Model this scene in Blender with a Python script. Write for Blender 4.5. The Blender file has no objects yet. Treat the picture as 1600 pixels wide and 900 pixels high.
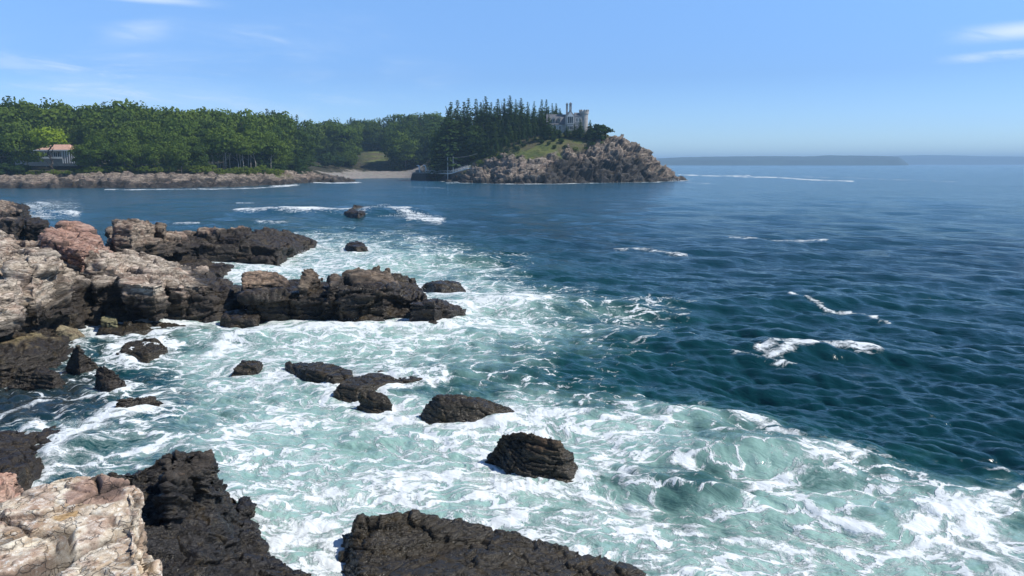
import bpy, bmesh, math, random
import numpy as np
from mathutils import Vector, Matrix

random.seed(7)
sc = bpy.context.scene
COL = sc.collection

# ------------------------------------------------------------------ camera
F_PX, PITCH, CAM_H = 1160.0, math.atan((450 - 256) / 1160.0), 8.0
cam = bpy.data.cameras.new('camera'); cam.lens = 36 * F_PX / 1600; cam.sensor_width = 36
cam.clip_start = 0.1; cam.clip_end = 60000
camo = bpy.data.objects.new('camera', cam); COL.objects.link(camo)
camo.location = (0, 0, CAM_H); camo.rotation_euler = (math.pi / 2 - PITCH, 0, 0)
sc.camera = camo

# ------------------------------------------------------------------ light, sky, exposure
SUN_EL, SUN_AZ = math.radians(50), math.radians(97)      # azimuth clockwise from the view direction (+Y)
sun = bpy.data.lights.new('sun', 'SUN'); sun.energy = 4.7; sun.angle = math.radians(0.53); sun.color = (1.0, 0.955, 0.88)
suno = bpy.data.objects.new('sun', sun); COL.objects.link(suno)
sdir = Vector((math.sin(SUN_AZ) * math.cos(SUN_EL), math.cos(SUN_AZ) * math.cos(SUN_EL), math.sin(SUN_EL)))
suno.rotation_euler = (-sdir).to_track_quat('-Z', 'Y').to_euler()
suno.location = sdir * 200

world = bpy.data.worlds.new('World'); sc.world = world; world.use_nodes = True

class NT:
    """tiny node-tree helper"""
    def __init__(s, nt): s.nt = nt; s.n = nt.nodes; s.l = nt.links
    def add(s, t, ins=None, **kw):
        n = s.n.new(t)
        for k, v in kw.items(): setattr(n, k, v)
        for k, v in (ins or {}).items():
            if isinstance(v, bpy.types.NodeSocket): s.l.new(v, n.inputs[k])
            else: n.inputs[k].default_value = v
        return n
    def m(s, op, a, b=0.0, c=None, clamp=False):
        n = s.add('ShaderNodeMath', {0: a, 1: b}, operation=op, use_clamp=clamp)
        if c is not None:
            if isinstance(c, bpy.types.NodeSocket): s.l.new(c, n.inputs[2])
            else: n.inputs[2].default_value = c
        return n.outputs[0]
    def ss(s, v, lo, hi, a=0.0, b=1.0):
        n = s.add('ShaderNodeMapRange', {'Value': v, 'From Min': lo, 'From Max': hi, 'To Min': a, 'To Max': b}, interpolation_type='SMOOTHSTEP')
        return n.outputs['Result']
    def mix(s, f, a, b, blend='MIX'):
        n = s.add('ShaderNodeMix', data_type='RGBA', blend_type=blend, clamp_factor=True)
        for idx, v in ((0, f), (6, a), (7, b)):
            if isinstance(v, bpy.types.NodeSocket): s.l.new(v, n.inputs[idx])
            else: n.inputs[idx].default_value = v
        return n.outputs[2]
    def noise(s, vec, scale, detail=4, rough=0.55, dist=0.0, dim='3D'):
        return s.add('ShaderNodeTexNoise', {'Vector': vec, 'Scale': scale, 'Detail': detail, 'Roughness': rough, 'Distortion': dist}, noise_dimensions=dim).outputs['Fac']
    def attr(s, name): return s.add('ShaderNodeAttribute', attribute_name=name)

def rgb(r, g, b): return (r, g, b, 1.0)
def srgb(r, g, b):
    f = lambda c: (c / 255 / 12.92) if c / 255 <= 0.04045 else ((c / 255 + 0.055) / 1.055) ** 2.4
    return (f(r), f(g), f(b), 1.0)

w = NT(world.node_tree); w.n.clear()
sky = w.add('ShaderNodeTexSky', sky_type='NISHITA', sun_disc=False)
sky.sun_elevation = SUN_EL; sky.sun_rotation = SUN_AZ; sky.altitude = 10
sky.air_density = 1.0; sky.dust_density = 0.0; sky.ozone_density = 6.0
skyc = w.add('ShaderNodeHueSaturation', {'Hue': 0.5, 'Saturation': 1.0, 'Value': 1.0, 'Color': sky.outputs[0]}).outputs[0]
tc = w.add('ShaderNodeTexCoord'); sp = w.add('ShaderNodeSeparateXYZ', {0: tc.outputs['Generated']})
yy = w.m('MAXIMUM', sp.outputs['Y'], 0.05)
U = w.m('DIVIDE', sp.outputs['X'], yy); V = w.m('DIVIDE', sp.outputs['Z'], yy)
def cvec(su, sv, shear=0.0, off=0.0):
    v2 = w.m('ADD', V, w.m('MULTIPLY', U, shear))
    return w.add('ShaderNodeCombineXYZ', {0: w.m('MULTIPLY', U, su), 1: w.m('MULTIPLY', v2, sv), 2: off}).outputs[0]
def band(v, c, wd):
    return w.ss(w.m('ABSOLUTE', w.m('SUBTRACT', v, c)), 0.0, wd, 1.0, 0.0)
veil = w.m('MULTIPLY', band(w.m('ADD', U, 0.0), -0.42, 0.42), band(V, 0.11, 0.10))
n1 = w.noise(cvec(2.2, 11, 0.06), 1.6, 7, 0.62, 0.6)
n2 = w.noise(cvec(7, 36, 0.10, 3.1), 1.2, 6, 0.6, 0.8)
c1 = w.m('MULTIPLY', veil, w.m('ADD', w.ss(n1, 0.38, 0.72, 0, 0.30), w.m('MULTIPLY', w.ss(n2, 0.45, 0.75, 0, 0.6), w.ss(n1, 0.45, 0.62))))
vs = w.m('ADD', V, w.m('MULTIPLY', U, 0.085))
st = w.m('MULTIPLY', w.m('MULTIPLY', band(vs, 0.1695, 0.0085), band(U, -0.50, 0.16)), w.ss(n2, 0.30, 0.6, 0.4, 0.9))
def wisp(u0, v0, du, dv, k):
    return w.m('MULTIPLY', w.m('MULTIPLY', band(U, u0, du), band(w.m('ADD', V, w.m('MULTIPLY', w.m('SUBTRACT', U, u0), -0.08)), v0, dv)), w.ss(n2, 0.30, 0.58, 0.1, k))
rw = w.m('ADD', w.m('ADD', wisp(0.66, 0.170, 0.12, 0.016, 0.9), wisp(0.645, 0.1395, 0.115, 0.009, 0.9)), wisp(-0.48, 0.168, 0.07, 0.02, 0.5))
cl = w.m('ADD', w.m('ADD', c1, st), rw, clamp=True)
ramp = w.add('ShaderNodeValToRGB', {0: w.m('MULTIPLY', w.m('DIVIDE', sp.outputs['Z'], w.m('SQRT', w.m('ADD', w.m('MULTIPLY', sp.outputs['X'], sp.outputs['X']), w.m('MULTIPLY', sp.outputs['Y'], sp.outputs['Y'])))), 1.0)})
for k, (p_, c_) in enumerate(((0.0, (0.78, 0.96, 1.18)), (0.045, (0.66, 0.81, 1.08)), (0.11, (0.62, 0.74, 0.98)), (0.21, (0.86, 0.98, 1.14)), (0.7, (0.50, 0.60, 0.70)))):
    e_ = ramp.color_ramp.elements[k] if k < 2 else ramp.color_ramp.elements.new(p_)
    e_.position = p_; e_.color = c_ + (1,)
skyc = w.mix(1.0, skyc, ramp.outputs[0], 'MULTIPLY')
skym = w.mix(cl, skyc, rgb(5.0, 5.9, 7.0))
bg = w.add('ShaderNodeBackground', {'Color': skym, 'Strength': 0.15})
w.l.new(bg.outputs[0], w.add('ShaderNodeOutputWorld').inputs[0])
sc.view_settings.view_transform = 'Standard'; sc.view_settings.look = 'None'
sc.view_settings.gamma = 1.0; sc.view_settings.use_curve_mapping = False
sc.view_settings.exposure = 0.10
HAZE_D = 0.00020
sc.cycles.max_bounces = 6; sc.cycles.diffuse_bounces = 2; sc.cycles.glossy_bounces = 3; sc.cycles.transmission_bounces = 3
sc.cycles.volume_bounces = 0; sc.cycles.transparent_max_bounces = 6
sc.cycles.use_denoising = True

# ------------------------------------------------------------------ measuring helpers (a pixel of the 1600x900 photo -> a world point)
CA, SA = math.cos(PITCH), math.sin(PITCH)
def ray(px, py):
    u = (px - 800) / F_PX; v = (py - 450) / F_PX
    return Vector((u, CA - v * SA, -SA - v * CA))
def at(px, py, z=0.0):            # on the level z
    d = ray(px, py); t = (z - CAM_H) / d.z
    return Vector((d.x * t, d.y * t, z))
def atd(px, py, Y):               # at the distance Y
    d = ray(px, py); t = Y / d.y
    return Vector((d.x * t, Y, CAM_H + d.z * t))
def topix(x, y, z):
    dz = z - CAM_H; dep = y * CA - dz * SA; up = y * SA + dz * CA
    return 800 + F_PX * x / dep, 450 - F_PX * up / dep

# ------------------------------------------------------------------ noise
def _h(ix, iy, iz, seed):
    h = (ix.astype(np.uint32) * np.uint32(374761393) + iy.astype(np.uint32) * np.uint32(668265263)
         + iz.astype(np.uint32) * np.uint32(2147483647) + np.uint32((seed * 974634777) & 0xffffffff))
    h = (h ^ (h >> np.uint32(13))) * np.uint32(1274126177)
    h = (h ^ (h >> np.uint32(16))) * np.uint32(2246822519)
    return h ^ (h >> np.uint32(15))
def _r(h): return h.astype(np.float32) * np.float32(1 / 4294967295.0)
def perlin(p, seed=0):
    """gradient noise, p (N,3) -> about -1..1"""
    p = np.asarray(p, np.float32); i = np.floor(p).astype(np.int64); f = p - i
    u = f * f * f * (f * (f * 6 - 15) + 10)
    out = 0
    two = np.all(p[:, 2] == p[0, 2])
    for dz in ((0,) if two else (0, 1)):
        for dy in (0, 1):
            for dx in (0, 1):
                h = _h(i[:, 0] + dx, i[:, 1] + dy, i[:, 2] + dz, seed)
                gx = _r(h) * 2 - 1; gy = _r((h * np.uint32(2654435761))) * 2 - 1
                gz = _r((h * np.uint32(40503) ^ (h >> np.uint32(7))) * np.uint32(2246822519)) * 2 - 1
                dot = gx * (f[:, 0] - dx) + gy * (f[:, 1] - dy)
                wgt = (u[:, 0] if dx else 1 - u[:, 0]) * (u[:, 1] if dy else 1 - u[:, 1])
                if not two:
                    dot = dot + gz * (f[:, 2] - dz); wgt = wgt * (u[:, 2] if dz else 1 - u[:, 2])
                out = out + wgt * dot
    return out * 1.5
def fbm(p, octs=4, rough=0.5, seed=0, ridged=False):
    p = np.asarray(p, np.float32); a = 1.0; s = 0; t = 0
    for o in range(octs):
        n = perlin(p, seed + o)
        if ridged: n = 1 - 2 * np.abs(n)
        s = s + a * n; t += a; a *= rough; p = p * 2.03 + 17.3
    return s / t
def blocks(p, seed=0):
    """boxy jittered cells: distance to the border, a random height and a tilted facet per cell"""
    p = np.asarray(p, np.float32); i = np.floor(p).astype(np.int64)
    f1 = np.full(len(p), 9.0, np.float32); f2 = f1.copy(); fac = np.zeros(len(p), np.float32)
    for dz in (-1, 0, 1):
        for dy in (-1, 0, 1):
            for dx in (-1, 0, 1):
                cx, cy, cz = i[:, 0] + dx, i[:, 1] + dy, i[:, 2] + dz
                h = _h(cx, cy, cz, seed)
                h2 = h * np.uint32(2654435761); h3 = (h ^ (h >> np.uint32(9))) * np.uint32(2246822519)
                ox = p[:, 0] - cx - _r(h); oy = p[:, 1] - cy - _r(h2); oz = p[:, 2] - cz - _r(h3)
                d = np.maximum(np.maximum(np.abs(ox), np.abs(oy)), np.abs(oz)) * 0.8 + 0.2 * np.sqrt(ox * ox + oy * oy + oz * oz)
                h4 = h3 * np.uint32(374761393); h4 = h4 ^ (h4 >> np.uint32(11)); h5 = h4 * np.uint32(1274126177); h6 = (h5 ^ (h5 >> np.uint32(8))) * np.uint32(668265263)
                v = _r(h4) - 0.5 + (_r(h5) - 0.5) * 1.3 * ox + (_r(h6) - 0.5) * 1.3 * oy + (_r(h5 * np.uint32(40503)) - 0.5) * 1.0 * oz
                near = d < f1
                f2 = np.where(near, f1, np.minimum(f2, d)); fac = np.where(near, v, fac); f1 = np.where(near, d, f1)
    return f2 - f1, fac
def voronoi(p, seed=0):
    """F1, F2, a random per cell"""
    p = np.asarray(p, np.float32); i = np.floor(p).astype(np.int64)
    f1 = np.full(len(p), 9.0, np.float32); f2 = f1.copy(); cid = np.zeros(len(p), np.float32)
    for dz in (-1, 0, 1):
        for dy in (-1, 0, 1):
            for dx in (-1, 0, 1):
                cx, cy, cz = i[:, 0] + dx, i[:, 1] + dy, i[:, 2] + dz
                h = _h(cx, cy, cz, seed)
                h2 = h * np.uint32(2654435761); h3 = (h ^ (h >> np.uint32(9))) * np.uint32(2246822519)
                d = (cx + _r(h) - p[:, 0]) ** 2 + (cy + _r(h2) - p[:, 1]) ** 2 + (cz + _r(h3) - p[:, 2]) ** 2
                r = _r(h3 * np.uint32(374761393))
                near = d < f1
                f2 = np.where(near, f1, np.minimum(f2, d)); cid = np.where(near, r, cid); f1 = np.where(near, d, f1)
    return np.sqrt(f1), np.sqrt(f2), cid
def sstep(x, a, b):
    t = np.clip((x - a) / (b - a), 0, 1); return t * t * (3 - 2 * t)

# ------------------------------------------------------------------ object helpers
def tag(o, label=None, cat=None, group=None, kind=None):
    if label: o['label'] = label
    if cat: o['category'] = cat
    if group: o['group'] = group
    if kind: o['kind'] = kind
    return o
def link(name, me, parent=None, mat=None):
    o = bpy.data.objects.new(name, me); COL.objects.link(o)
    if parent: o.parent = parent
    if mat is not None: me.materials.clear(); me.materials.append(mat)
    return o
def empty(name, loc, rz=0.0):
    o = bpy.data.objects.new(name, None); COL.objects.link(o); o.location = loc; o.rotation_euler = (0, 0, rz); o.empty_display_size = 0.3
    return o
def mesh_np(name, verts, faces, smooth=True):
    """faces: (N,4) or (N,3) array"""
    me = bpy.data.meshes.new(name); k = faces.shape[1]
    me.vertices.add(len(verts)); me.vertices.foreach_set('co', np.asarray(verts, np.float32).ravel())
    me.loops.add(faces.size); me.loops.foreach_set('vertex_index', faces.astype(np.int32).ravel())
    me.polygons.add(len(faces)); me.polygons.foreach_set('loop_start', np.arange(0, faces.size, k, dtype=np.int32))
    me.polygons.foreach_set('use_smooth', np.full(len(faces), smooth))
    me.update(calc_edges=True)
    return me
def fattr(me, name, vals):
    a = me.attributes.new(name, 'FLOAT', 'POINT'); a.data.foreach_set('value', np.asarray(vals, np.float32))
def vattr(me, name, vals):
    a = me.attributes.new(name, 'FLOAT_VECTOR', 'POINT'); a.data.foreach_set('vector', np.asarray(vals, np.float32).ravel())
def mcopy(root):
    c = root.copy(); COL.objects.link(c)
    for ch in root.children:
        d = ch.copy(); COL.objects.link(d); d.parent = c
    return c
class MB:
    """collects boxes, prisms and tubes into one mesh"""
    def __init__(s): s.bm = bmesh.new()
    def poly(s, pts, h0, h1):                        # vertical prism over a list of (x, y)
        a = [s.bm.verts.new((x, y, h0)) for x, y in pts]; b = [s.bm.verts.new((x, y, h1)) for x, y in pts]
        n = len(pts); s.bm.faces.new(a[::-1]); s.bm.faces.new(b)
        for i in range(n): s.bm.faces.new((a[i], a[(i + 1) % n], b[(i + 1) % n], b[i]))
        return s
    def box(s, x0, x1, y0, y1, z0, z1): return s.poly([(x0, y0), (x1, y0), (x1, y1), (x0, y1)], z0, z1)
    def hull(s, pts):
        vs = [s.bm.verts.new(p) for p in pts]; r = bmesh.ops.convex_hull(s.bm, input=vs)
        junk = [g for g in r['geom_interior'] if isinstance(g, bmesh.types.BMVert)]
        if junk: bmesh.ops.delete(s.bm, geom=junk, context='VERTS')
        return s
    def tube(s, path, r, n=6, r1=None):
        path = [Vector(p) for p in path]; rings = []
        for i, p in enumerate(path):
            d = (path[min(i + 1, len(path) - 1)] - path[max(i - 1, 0)]).normalized()
            q = d.to_track_quat('Z', 'Y'); rr = r if r1 is None else r + (r1 - r) * i / (len(path) - 1)
            rings.append([s.bm.verts.new(p + q @ Vector((rr * math.cos(2 * math.pi * k / n), rr * math.sin(2 * math.pi * k / n), 0))) for k in range(n)])
        for a, b in zip(rings, rings[1:]):
            for k in range(n): s.bm.faces.new((a[k], a[(k + 1) % n], b[(k + 1) % n], b[k]))
        s.bm.faces.new(rings[0][::-1]); s.bm.faces.new(rings[-1]); return s
    def build(s, name, mat, parent=None, smooth=False):
        bmesh.ops.recalc_face_normals(s.bm, faces=s.bm.faces)
        me = bpy.data.meshes.new(name); s.bm.to_mesh(me); s.bm.free()
        if smooth:
            for p in me.polygons: p.use_smooth = True
        return link(name, me, parent, mat)

# ------------------------------------------------------------------ simple materials
def plain(name, col, rough=0.7, var=0.15, scale=3.0, bump=0.0, metallic=0.0):
    m = bpy.data.materials.new(name); m.use_nodes = True; t = NT(m.node_tree); t.n.clear()
    co = t.add('ShaderNodeTexCoord').outputs['Object']
    n = t.noise(co, scale, 5, 0.6)
    c = t.mix(t.ss(n, 0.3, 0.7), tuple(x * (1 - var) for x in col[:3]) + (1,), tuple(min(1, x * (1 + var)) for x in col[:3]) + (1,))
    b = t.add('ShaderNodeBsdfPrincipled', {'Base Color': c, 'Roughness': rough, 'Metallic': metallic})
    if bump: t.l.new(t.add('ShaderNodeBump', {'Strength': bump, 'Distance': 0.05, 'Height': n}).outputs[0], b.inputs['Normal'])
    t.l.new(b.outputs[0], t.add('ShaderNodeOutputMaterial').inputs[0]); return m

# ------------------------------------------------------------------ rock
def rock_shade(t, light, mid, pink, wet_z, s=1.0, pinkamt=0.5, rust=0.3, dark=(0.015, 0.0115, 0.0085, 1), wetness=0.5, dip=(0.15, -0.2, 0.3), grit=0.7, lam=0.8, iso=False, patch=None):
    """colour, roughness and bump of weathered, banded granite; everything below about wet_z is the black tidal zone"""
    pos = t.add('ShaderNodeNewGeometry').outputs['Position']
    q = t.add('ShaderNodeMapping', {'Vector': pos, 'Rotation': dip, 'Scale': (0.5 / s, 0.5 / s, 1.9 / s)}).outputs[0]
    big = t.noise(pos, 0.35 / s, 4, 0.6); mid_n = t.noise(q, 1.5, 8, 0.68, 0.5); fine = t.noise(t.add('ShaderNodeMapping', {'Vector': pos, 'Rotation': dip, 'Scale': (5.0 / s, 5.0 / s, 6.5 / s) if iso else (3.2 / s, 3.2 / s, 11.0 / s)}).outputs[0], 1.0, 8, 0.74, 0.1 if iso else 0.5)
    strat = t.noise(t.add('ShaderNodeMapping', {'Vector': pos, 'Rotation': dip, 'Scale': (0.22 / s, 0.22 / s, 5.5 / s)}).outputs[0], 1.6, 6, 0.65, 0.35)
    c = t.mix(t.ss(mid_n, 0.36, 0.62), light, mid)
    c = t.mix(t.ss(strat, 0.50, 0.62, 0, lam), c, tuple(x * 0.42 for x in mid[:3]) + (1,))
    c = t.mix(t.ss(t.noise(pos, 0.55 / s, 5, 0.65, 0.8), 0.47, 0.60, 0, pinkamt), c, pink)
    c = t.mix(t.ss(t.noise(pos, 1.3 / s, 6, 0.7, 0.4), 0.60, 0.72, 0, rust), c, rgb(0.34, 0.17, 0.06))
    c = t.mix(t.ss(fine, 0.50, 0.66, 0.0, grit), c, tuple(min(1, x * 1.6) for x in light[:3]) + (1,))
    c = t.mix(t.ss(fine, 0.47, 0.36, 0.0, grit), c, tuple(x * 0.24 for x in mid[:3]) + (1,))
    for pc_, pr_, pcol_ in (patch or ()):
        dd = t.add('ShaderNodeVectorMath', {0: pos, 1: pc_}, operation='DISTANCE').outputs['Value']
        dd = t.m('ADD', dd, t.m('MULTIPLY', t.m('SUBTRACT', t.noise(pos, 2.2, 6, 0.65, 0.4), 0.5), pr_ * 1.6))
        c = t.mix(t.ss(dd, pr_ * 0.85, pr_ * 1.05, 0.85, 0), c, t.mix(t.ss(fine, 0.4, 0.62), tuple(x * .6 for x in pcol_[:3]) + (1,), pcol_))
    vor = t.add('ShaderNodeTexVoronoi', {'Vector': t.add('ShaderNodeVectorMath', {0: q, 1: t.add('ShaderNodeTexNoise', {'Vector': pos, 'Scale': 1.5 / s, 'Detail': 4}).outputs['Color']}).outputs[0], 'Scale': 1.3}, feature='DISTANCE_TO_EDGE').outputs['Distance']
    crack = t.ss(vor, 0.0, 0.035, 1.0, 0.0)
    crk = t.attr('crack').outputs['Fac']
    c = t.mix(t.m('MULTIPLY', crack, 0.65), c, rgb(0.05, 0.04, 0.032))
    c = t.mix(t.m('MULTIPLY', crk, 0.8), c, rgb(0.045, 0.038, 0.032))
    z = t.add('ShaderNodeSeparateXYZ', {0: pos}).outputs['Z']
    zz = t.m('ADD', z, t.m('ADD', t.m('MULTIPLY', t.m('SUBTRACT', big, 0.5), 3.2 * s), t.m('MULTIPLY', t.m('SUBTRACT', mid_n, 0.5), 1.6 * s)))
    zz = t.m('SUBTRACT', zz, t.attr('wet').outputs['Fac'])
    wet = t.ss(zz, wet_z - 0.30 * s, wet_z + 0.30 * s, 1.0, 0.0)
    dk = t.mix(t.ss(fine, 0.38, 0.68), dark, tuple(x * 2.1 for x in dark[:3]) + (1,))
    weed = t.ss(t.noise(pos, 0.9 / s, 5, 0.7), 0.52, 0.66, 0, 0.55)
    dk = t.mix(weed, dk, rgb(0.060, 0.040, 0.013))
    sp_ = t.add('ShaderNodeTexVoronoi', {'Vector': pos, 'Scale': 11.0 / s}).outputs['Distance']
    dk = t.mix(t.m('MULTIPLY', t.ss(sp_, 0.34, 0.20), t.ss(t.noise(pos, 0.8 / s, 4, 0.6), 0.45, 0.6, 0, 0.5)), dk, rgb(0.20, 0.17, 0.115))
    c = t.mix(t.m('MULTIPLY', wet, 0.96), c, dk)
    rough = t.m('SUBTRACT', 0.88, t.m('MULTIPLY', wet, t.ss(fine, 0.38, 0.62, wetness * 1.05, wetness * 0.45)))
    hgt = t.m('ADD', t.m('MULTIPLY', fine, 0.55), t.m('ADD', t.m('MULTIPLY', strat, 0.2 + 0.9 * lam), t.m('MULTIPLY', t.m('SUBTRACT', 1.0, crack), 0.25)))
    bump = t.add('ShaderNodeBump', {'Strength': 1.0, 'Distance': 0.10 * s, 'Height': hgt}).outputs[0]
    return c, rough, bump
def rock_mat(name, *a, **k):
    m = bpy.data.materials.new(name); m.use_nodes = True; t = NT(m.node_tree); t.n.clear()
    c, r, b = rock_shade(t, *a, **k)
    p = t.add('ShaderNodeBsdfPrincipled', {'Base Color': c, 'Roughness': r, 'Normal': b, 'Specular IOR Level': 0.4})
    t.l.new(p.outputs[0], t.add('ShaderNodeOutputMaterial').inputs[0]); return m

GREY, TAN, PINK = rgb(0.55, 0.475, 0.38), rgb(0.27, 0.215, 0.16), rgb(0.33, 0.185, 0.13)
M_LEDGE = rock_mat('ledge_granite', GREY, TAN, PINK, 1.45, s=1.0, pinkamt=0.35)
M_BACK = rock_mat('outer_ledge_granite', rgb(0.36, 0.29, 0.22), rgb(0.17, 0.125, 0.09), rgb(0.27, 0.15, 0.105), 1.7, s=1.2, pinkamt=0.4)
M_PINK = rock_mat('pink_granite', rgb(0.40, 0.27, 0.21), rgb(0.29, 0.16, 0.12), PINK, 1.0, s=1.0, pinkamt=0.9)
M_DARK = rock_mat('black_wet_rock', rgb(0.22, 0.17, 0.12), rgb(0.10, 0.075, 0.055), rgb(0.13, 0.08, 0.05), 1.85, s=0.8, pinkamt=0.4, wetness=0.64)
M_TANTOP = rock_mat('tan_block', rgb(0.30, 0.215, 0.145), rgb(0.17, 0.12, 0.085), rgb(0.2, 0.12, 0.08), 1.6, s=0.7, pinkamt=0.4)
M_SEA = rock_mat('washed_brown_rock', rgb(0.125, 0.088, 0.05), rgb(0.055, 0.038, 0.024), rgb(0.08, 0.045, 0.025), 0.7, s=0.45, pinkamt=0.5, wetness=0.72, dark=(0.019, 0.0155, 0.0095, 1))
M_SLAB = rock_mat('black_slab', rgb(0.075, 0.062, 0.05), rgb(0.03, 0.026, 0.022), rgb(0.05, 0.04, 0.03), 2.1, s=0.35, pinkamt=0.3, dark=(0.010, 0.0088, 0.0082, 1), wetness=0.66)
M_WEED = rock_mat('weedy_rock', rgb(0.22, 0.18, 0.09), rgb(0.11, 0.085, 0.045), rgb(0.16, 0.1, 0.05), 0.75, s=0.5, pinkamt=0.5, wetness=0.6)
M_WHITE = rock_mat('cream_boulder', rgb(0.82, 0.73, 0.57), rgb(0.47, 0.335, 0.21), rgb(0.36, 0.215, 0.155), -9.0, s=0.42, pinkamt=0.6, rust=0.75, grit=0.6, lam=0.12, iso=True, patch=((at(150, 762, 3.7), 0.42, rgb(0.40, 0.255, 0.195)), (at(105, 812, 3.6), 0.16, rgb(0.55, 0.34, 0.13)), (at(232, 850, 3.2), 0.38, rgb(0.36, 0.25, 0.17))))  # third patch puts the shaded brown of the right face into the colour
M_SALMON = rock_mat('salmon_boulder', rgb(0.52, 0.36, 0.27), rgb(0.40, 0.25, 0.18), rgb(0.38, 0.2, 0.15), -9.0, s=0.4, pinkamt=0.6, lam=0.2, grit=0.5, iso=True)

WATERLINE = []        # points where rock meets the sea, for the foam that collects there
def rock(name, label, layers, voxel, amp, cell, mat, cat='rock', group=None, dip=(0.10, -0.12), wet=None, seed=1, smooth_it=2, extra=None, batter=0.25, layer=1.0):
    """layers: (zbottom, batter or None, [(px, py, z), ...]) prisms, fused and then weathered"""
    bm = bmesh.new()
    cx = cy = n = 0
    for lay in layers:
        zb, bt, pts = lay
        P = [at(*p) for p in pts]; c = sum(P, Vector()) / len(P); k = len(P)
        bt = batter if bt is None else bt
        top = [bm.verts.new(p) for p in P]
        low = []
        for p in P:
            o = Vector((p.x - c.x, p.y - c.y, 0)); o = o.normalized() * bt * (p.z - zb) if o.length > 1e-3 else o
            low.append(bm.verts.new((p.x + o.x, p.y + o.y, zb)))
        bm.faces.new(top); bm.faces.new(low[::-1])
        for i in range(k): bm.faces.new((top[i], low[i], low[(i + 1) % k], top[(i + 1) % k]))
        cx += c.x; cy += c.y; n += 1
    cx /= n; cy /= n
    bmesh.ops.triangulate(bm, faces=bm.faces); bmesh.ops.recalc_face_normals(bm, faces=bm.faces)
    tmp = bpy.data.meshes.new('t'); bm.to_mesh(tmp); bm.free()
    o = bpy.data.objects.new('t', tmp); COL.objects.link(o)
    r = o.modifiers.new('r', 'REMESH'); r.mode = 'VOXEL'; r.voxel_size = voxel
    me = bpy.data.meshes.new_from_object(o.evaluated_get(bpy.context.evaluated_depsgraph_get()))
    bpy.data.objects.remove(o); bpy.data.meshes.remove(tmp)
    N = len(me.vertices); v = np.empty(N * 3, np.float32); me.vertices.foreach_get('co', v); v = v.reshape(-1, 3)
    E = np.empty(len(me.edges) * 2, np.int32); me.edges.foreach_get('vertices', E); E = E.reshape(-1, 2)
    deg = np.bincount(E.ravel(), minlength=N).astype(np.float32)[:, None]
    def lap(a, it):
        for _ in range(it):
            s = np.zeros_like(a)
            for k in range(a.shape[1]):
                s[:, k] = np.bincount(E[:, 0], a[E[:, 1], k], N) + np.bincount(E[:, 1], a[E[:, 0], k], N)
            a = 0.5 * a + 0.5 * s / deg
        return a
    v = lap(v, smooth_it)
    me.vertices.foreach_set('co', v.ravel()); me.update()
    nn = np.empty(N * 3, np.float32); me.vertices.foreach_get('normal', nn); nn = lap(nn.reshape(-1, 3), 3)
    nn /= np.linalg.norm(nn, axis=1)[:, None] + 1e-6
    R = np.array(Matrix.Rotation(dip[0], 3, 'X') @ Matrix.Rotation(dip[1], 3, 'Y') @ Matrix.Rotation(0.5, 3, 'Z'), np.float32)
    q = v @ R.T
    wv = np.stack([perlin(v / cell * 0.5 + 31, seed + 5), perlin(v / cell * 0.5 + 57, seed + 6), perlin(v / cell * 0.5 + 83, seed + 7)], 1)
    q0 = q + 0.22 * cell * wv
    b1, c1 = blocks(q0 / (np.array([1.7, 1.3, 0.62], np.float32) * cell), seed)
    b2, c2 = blocks((q0 + 0.05 * cell * wv) / (np.array([0.75, 0.55, 0.20], np.float32) * cell), seed + 1)
    b3, c3 = blocks(q / (np.array([0.28, 0.24, 0.09], np.float32) * cell), seed + 2)
    g1 = sstep(b1, 0.06, 0.0); g2 = sstep(b2, 0.07, 0.0) * sstep(c2, -0.5, 0.2)
    lay = q0[:, 2] / (0.17 * cell) + 0.5 * perlin(v / cell / 1.5, seed + 21); li = np.floor(lay); lf = lay - li
    zz = np.zeros_like(li); lr = _r(_h(li.astype(np.int64), zz.astype(np.int64) + 3, zz.astype(np.int64), seed)) - 0.5
    d = amp * (0.8 * c1 + 0.42 * c2 + 0.16 * c3 + layer * (0.44 * lr + 0.2 * (lf - 0.5)) - 0.50 * g1 - 0.22 * g2
               + 0.45 * fbm(v / cell / 1.8, 3, 0.5, seed + 9) + 0.10 * fbm(v / cell * 3.0, 4, 0.65, seed + 13, True))
    d = d - np.percentile(d, 62)
    v = v + nn * d[:, None]
    if extra: v = extra(v)
    loc = Vector((cx, cy, 0.0))
    near = v[np.abs(v[:, 2] - 0.05) < max(0.12, voxel * 1.5)]
    WATERLINE.append(near[:, :2].copy())
    me.vertices.foreach_set('co', (v - np.array(loc)).ravel())
    me.polygons.foreach_set('use_smooth', np.ones(len(me.polygons), bool))
    fattr(me, 'crack', np.clip(np.maximum(g1, 0.7 * g2), 0, 1))
    if wet is not None: fattr(me, 'wet', wet(v))
    me.update(); me.name = name
    ob = link(name, me, None, mat); ob.location = loc
    tag(ob, label, cat, group)
    return ob

def L(z, pts, bt=None, zb=-1.2): return (zb, bt, [(p[0], p[1], p[2] if len(p) > 2 else z) for p in pts])

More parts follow.
